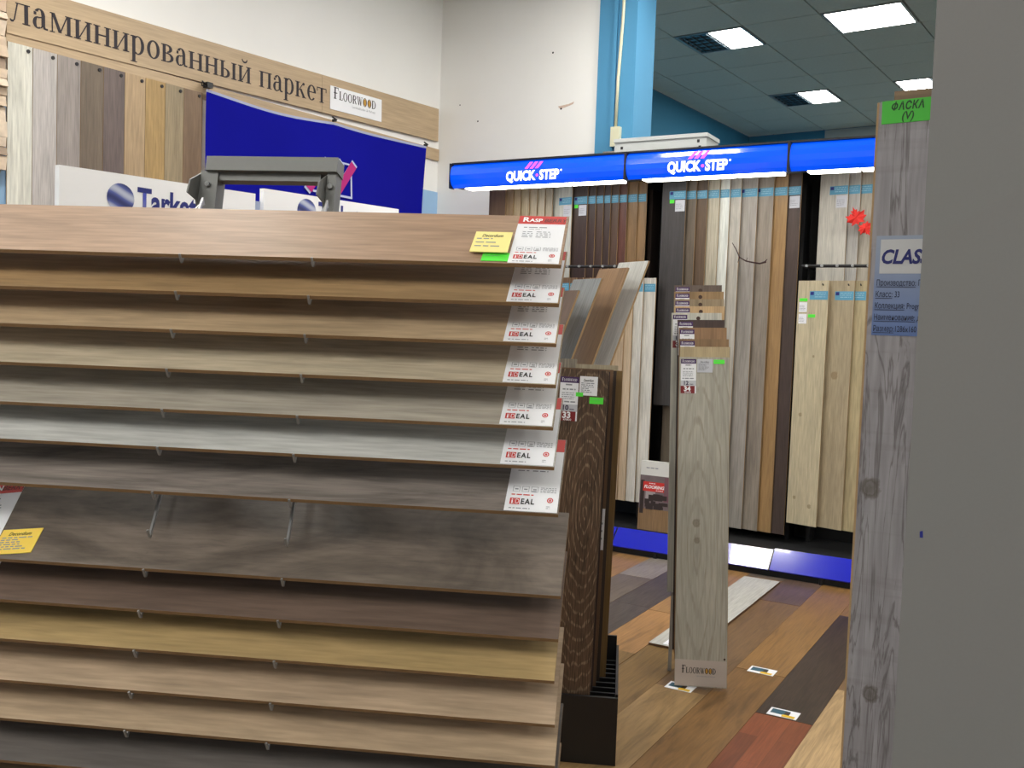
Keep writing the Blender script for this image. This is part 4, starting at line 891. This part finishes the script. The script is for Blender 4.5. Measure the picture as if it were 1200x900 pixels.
# ================================================================== 5. centre stack with the pale grey plank in front
FO = Vector((0.643, 3.507, 0.0)); FLN, FRL = 10.7, 1.7
FS = frame(FO, 100, FLN, FRL)
GREYOAK = wood('pale_grey_oak', (174, 169, 153), dark=0.82, light=1.12, across=11, along=1.2, rings=(0.075, 0.47, 0.16, 14, (132, 124, 108), 0.6), knots=[(0.072, 0.60, 0.016, (120, 112, 96)), (0.075, 0.535, 0.012, (120, 112, 96))], rough=0.45)
def cboard(x, y, z0, z1, wd, mt, label, core=CORE):
    return board(FS @ T3(x, y, z0), wd, z1 - z0, mt, label, 'planks in the centre stack', T=0.010, core=core)
k0 = cboard(0.0, 0.0, 0.006, 1.242, 0.19, GREYOAK, 'pale grey oak plank, front of the centre stack, printed strip at its foot')
cdefs = [(0.002, 0.0135, 0.075, 1.285, (182, 158, 112), 'light oak plank without label, second in the centre stack', CORE),
         (-0.002, 0.027, 0.095, 1.318, (142, 104, 62), 'brown oak plank third in the centre stack', CORE_DARK),
         (-0.004, 0.0405, 0.115, 1.366, (150, 106, 64), 'orange brown plank fourth in the centre stack', CORE),
         (-0.010, 0.054, 0.130, 1.400, (66, 44, 38), 'dark chocolate plank fifth in the centre stack', CORE_DARK),
         (-0.034, 0.082, 0.340, 1.434, (196, 194, 180), 'whitish plank sixth in the centre stack, sticking out at the left', CORE),
         (-0.024, 0.0955, 0.350, 1.464, (196, 156, 104), 'light honey plank seventh in the centre stack', CORE),
         (-0.026, 0.109, 0.360, 1.496, (150, 128, 94), 'khaki plank eighth in the centre stack', CORE),
         (-0.026, 0.1225, 0.370, 1.530, (156, 118, 70), 'golden brown plank ninth in the centre stack', CORE),
         (-0.026, 0.136, 0.380, 1.560, (100, 82, 72), 'grey brown plank, rearmost and tallest of the centre stack', CORE)]
for i, (x, y, z0, z1, c, lab, co) in enumerate(cdefs):
    b_ = cboard(x, y, z0, z1, (0.19, 0.19, 0.184, 0.182, 0.196, 0.197, 0.198, 0.197, 0.190)[i], wood('centre_decor_%d' % i, c, dark=0.75, across=15), lab, co)
    L_ = z1 - z0
    if i > 0: fw_label(b_, 0.006 if i > 3 else 0.004, L_ - 0.138 - 0.004, 0.056, '12' if i > 3 else None, '33' if i > 3 else None)
    if i > 3: MB().disc(0.105, L_ - 0.022, 0.008, -0.0004, 14).build('screw_hole', plain('hole_dark', (66, 48, 40), 0.8), b_, I)
L0 = 1.236
fw_label(k0, 0.006, L0 - 0.142, 0.058, '12', '34')
s_card(k0, 0.068, 0.126, L0 - 0.060, L0 - 0.008, PAPER_G, 'white price slip', -0.0012, 7, 'Decordium')
s_card(k0, 0.130, 0.171, L0 - 0.026, L0 - 0.010, GREEN, 'small neon green sticker', -0.0012, 1)
fs = MB().box(0.001, 0.189, -0.0008, -0.0001, 0.003, 0.096).build('foot_strip', plain('pale_mauve_paper', (188, 176, 168), 0.6), k0, I); fs['label'] = 'pale printed paper strip at the foot of the plank'
floor_logo(fs, 0.026, 0.048, 0.021, y=-0.0014, wide=0.125)
MB().disc(0.181, 0.104, 0.004, -0.0004, 10).build('screw_hole', MATS['hole_dark'], k0, I)
sd = tag(empty('sample_stand', frame(FO, 100)), 'dark metal sample stand holding the centre stack upright from behind', 'stand')
MB().box(0.02, 0.17, 0.14, 0.62, 0.0, 0.02).build('base', BLACK, sd, I)
bar(MB(), Vector((0.09, 0.52, 0.02)), Vector((0.055, 0.50, 1.2)), Vector((1, 0, 0)), Vector((0, 1, 0)), 0.02, 0.012).build('mast', BLACK, sd, I)
MB().box(-0.028, -0.014, 0.168, 0.20, 0.0, 0.31).box(0.14, 0.154, 0.168, 0.20, 0.0, 0.31).build('support', plain('pale_grey_metal', (176, 174, 170), 0.5), sd, I)

# ================================================================== 6. loose plank and cards on the floor
board(Matrix(DISP) @ T3(-1.462, 3.76, 0.001), 0.193, 1.38, wood('loose_pale', (190, 188, 178), axis='X', dark=0.92), 'pale grey plank lying loose on the floor boards', 'loose plank', lying=False).hide_render = False
lo_ = bpy.data.objects[[o.name for o in bpy.data.objects if o.get('label', '').startswith('pale grey plank lying')][0]]
lo_.data = MB().box(0, 1.38, 0, 0.008, 0, 0.193, 0, 1).mesh('laminate_board', [MATS['loose_pale'], CORE_DARK])
lo_.matrix_world = Matrix(((math.sin(R(30)), 0, math.cos(R(30)) * -1, 0), (math.cos(R(30)), 0, math.sin(R(30)), 0), (0, -1, 0, 0), (0, 0, 0, 1)))
o_ = ST(-1.462 + 0.193, 3.76, 0.0095); lo_.location = o_
TEAL = plain('teal_print', (44, 92, 112), 0.4); YEL2 = plain('yellow_print', (232, 190, 40), 0.4)
for s, t_, z_, lab in ((-1.022, 3.69, 0.0006, 'small printed card on the floor, farther right of the centre stack'), (-0.84, 3.305, 0.0006, 'small printed card on the floor, nearest to the camera'),
                   (-1.228, 3.335, 0.0006, 'small printed card on the floor, half under the centre stack'), (-1.405, 3.775, 0.0102, 'small printed card at the near end of the loose pale plank')):
    M = DISP @ T3(s, t_, z_); cdx = MB().box(0, 0.102, 0, 0.072, 0, 0.0006).build('printed_card', PAPER, None, M); tag(cdx, lab, 'card', 'printed cards on the floor')
    if z_ > 0.005: MB().box(0.02, 0.07, 0.012, 0.05, 0.0006, 0.0010).build('brown_print', DRED, cdx, I)
    else: MB().box(0.008, 0.07, 0.022, 0.062, 0.0006, 0.0010).build('picture_print', TEAL, cdx, I)
    MB().box(0.05, 0.094, 0.004, 0.024, 0.0010, 0.0013).build('yellow_print', YEL2, cdx, I)
    MB().box(0.055, 0.072, 0.024, 0.052, 0.0010, 0.0013).build('dark_print', plain('dark_brown_print', (60, 42, 34), 0.4), cdx, I)

# ================================================================== 7. right foreground: weathered plank and grey panel
PO = Vector((0.472, 1.300, 0.0)); PF = frame(PO, 122)
WEATH = wood('whitewashed_grey', (152, 147, 152), dark=0.86, light=1.08, across=10, along=1.6, dist=2.0, cracks=0.6, grain=0.22, rough=0.55,
             knots=[(0.016, 1.105 - 0.334, 0.0145, (84, 76, 66)), (0.031, 0.825 - 0.334, 0.012, (78, 70, 62))])
gp = board(PF @ T3(0.003, 0, 0.334), 0.160, 1.286, WEATH, 'weathered whitewashed grey plank with large blue label, right foreground', 'planks in the right foreground', T=0.010, core=CORE, lip=0.0035)
board(PF @ T3(0.018, 0.016, 0.334), 0.16, 1.302, wood('behind_tan', (138, 108, 74), axis='X'), 'tan plank peeking over the top of the weathered grey plank', 'planks in the right foreground', T=0.010)
def label_blue():
    m, nt, b = nodes_of('blue_gradient_print'); N, L = nt.nodes, nt.links
    tc = N.new('ShaderNodeTexCoord'); sp = N.new('ShaderNodeSeparateXYZ'); mr = N.new('ShaderNodeMapRange'); mr.inputs[1].default_value = 0.0; mr.inputs[2].default_value = 0.12
    mx = N.new('ShaderNodeMix'); mx.data_type = 'RGBA'; mx.inputs[6].default_value = (*lin((92, 116, 168)), 1); mx.inputs[7].default_value = (*lin((146, 156, 176)), 1)
    L.new(tc.outputs['Object'], sp.inputs[0]); L.new(sp.outputs['Z'], mr.inputs[0]); L.new(mr.outputs[0], mx.inputs[0]); L.new(mx.outputs[2], b.inputs['Base Color']); b.inputs['Roughness'].default_value = 0.55; return m
ZL = 1.311 - 0.334
bl = MB().box(0, 0.145, -0.0007, 0, 0, 0.132).build('sample_label', label_blue(), gp, T3(0.006, 0, ZL)); bl['label'] = 'large pale blue label with bold navy italic capitals and lines of print'
MB().box(0.006, 0.139, -0.0010, -0.0005, 0.082, 0.127).build('white_panel', plain('greyish_white_print', (190, 190, 192), 0.6), bl, I)
letters(bl, 'CLASSEN', 0.0255, 0.0065, 0.0955, plain('deep_navy_ink', (20, 26, 100), 0.5), y=-0.0014, bold=0.034, shear=0.22, sx=0.83)
INK2 = plain('navy_black_ink', (34, 40, 62), 0.6)
for i, (tx, tail) in enumerate((('Производство:', ' Германия'), ('Класс:', ' 33'), ('Коллекция:', ' Progress'), ('Наименование:', ' дуб'), ('Размер:', '1286x160'))):
    z = 0.066 - i * 0.0152; x = 0.0030 - i * 0.0003
    a = letters(bl, tx, 0.0112, x, z, INK2, y=-0.0013, sx=0.62, bold=0.003); wdt = max(v.co.x for v in a.data.vertices)
    MB().box(0, wdt, -0.00135, -0.0012, -0.0020, -0.0013).build('underline', INK2, bl, T3(x, 0, z))
    letters(bl, tail, 0.0112, x + wdt + 0.0006, z, INK2, y=-0.0013, sx=0.62, bold=0.003)
gl = MB().box(0, 0.068, -0.0007, 0, 0, 0.030).build('green_card', GREEN2, gp, T3(0.004, 0, 1.2875 - 0.0315) @ Matrix.Rotation(R(-0.8), 4, 'Y')); gl['label'] = 'bright green card with dark italic letters at the top'
DG = plain('dark_green_ink', (24, 66, 24), 0.6)
letters(gl, 'АСКА', 0.0145, 0.0205, 0.0170, DG, y=-0.0012, bold=0.03, shear=0.2, sx=0.74, spacing=1.12); letters(gl, 'O', 0.0120, 0.0112, 0.0178, DG, y=-0.0012, bold=0.03, shear=0.2, sx=0.85); MB().quad((0.0145, -0.0013, 0.0165), (0.0160, -0.0013, 0.0165), (0.0184, -0.0013, 0.0282), (0.0169, -0.0013, 0.0282)).build('lettering', DG, gl, I); letters(gl, '(V)', 0.0145, 0.0245, 0.0040, DG, y=-0.0012, bold=0.02, shear=0.2, sx=0.86)
ps_ = tag(empty('plank_holder', PF @ T3(0, 0, 0)), 'black floor holder carrying the weathered grey plank, below the picture', 'stand')
MB().box(-0.02, 0.20, -0.02, 0.16, 0, 0.334).build('base', BLACK, ps_, I); MB().box(0.06, 0.12, 0.030, 0.05, 0.334, 1.2).build('back_strut', BLACK, ps_, I)
gs = MB().box(0, 0.62, 0, 0.018, 0, 2.05, 0, 1)
gso = gs.build('grey_panel', [plain('matt_grey_laminate', (121, 120, 119), 0.7, noise=0.03, nscale=300), plain('worn_tan_edge', (128, 112, 92), 0.8, noise=0.2, nscale=60)], None, frame((0.397, 0.950, 0), 122))
tag(gso, 'large plain matt grey panel standing at the right edge, very close', 'panel')
MB().plate([(0.0135, 1.110), (0.0165, 1.110), (0.0160, 1.117), (0.0132, 1.116)], -0.0003, 0.0).build('ink_speck', NAVY, gso, I)
for o in bpy.data.objects:              # print too fine to pick apart stays joined on its label
    if o.parent and o.name.split('.')[0] in ('fine_print', 'logo_print', 'lettering', 'red_mark', 'furniture_print', 'outline_print'): o['kind'] = 'stuff'
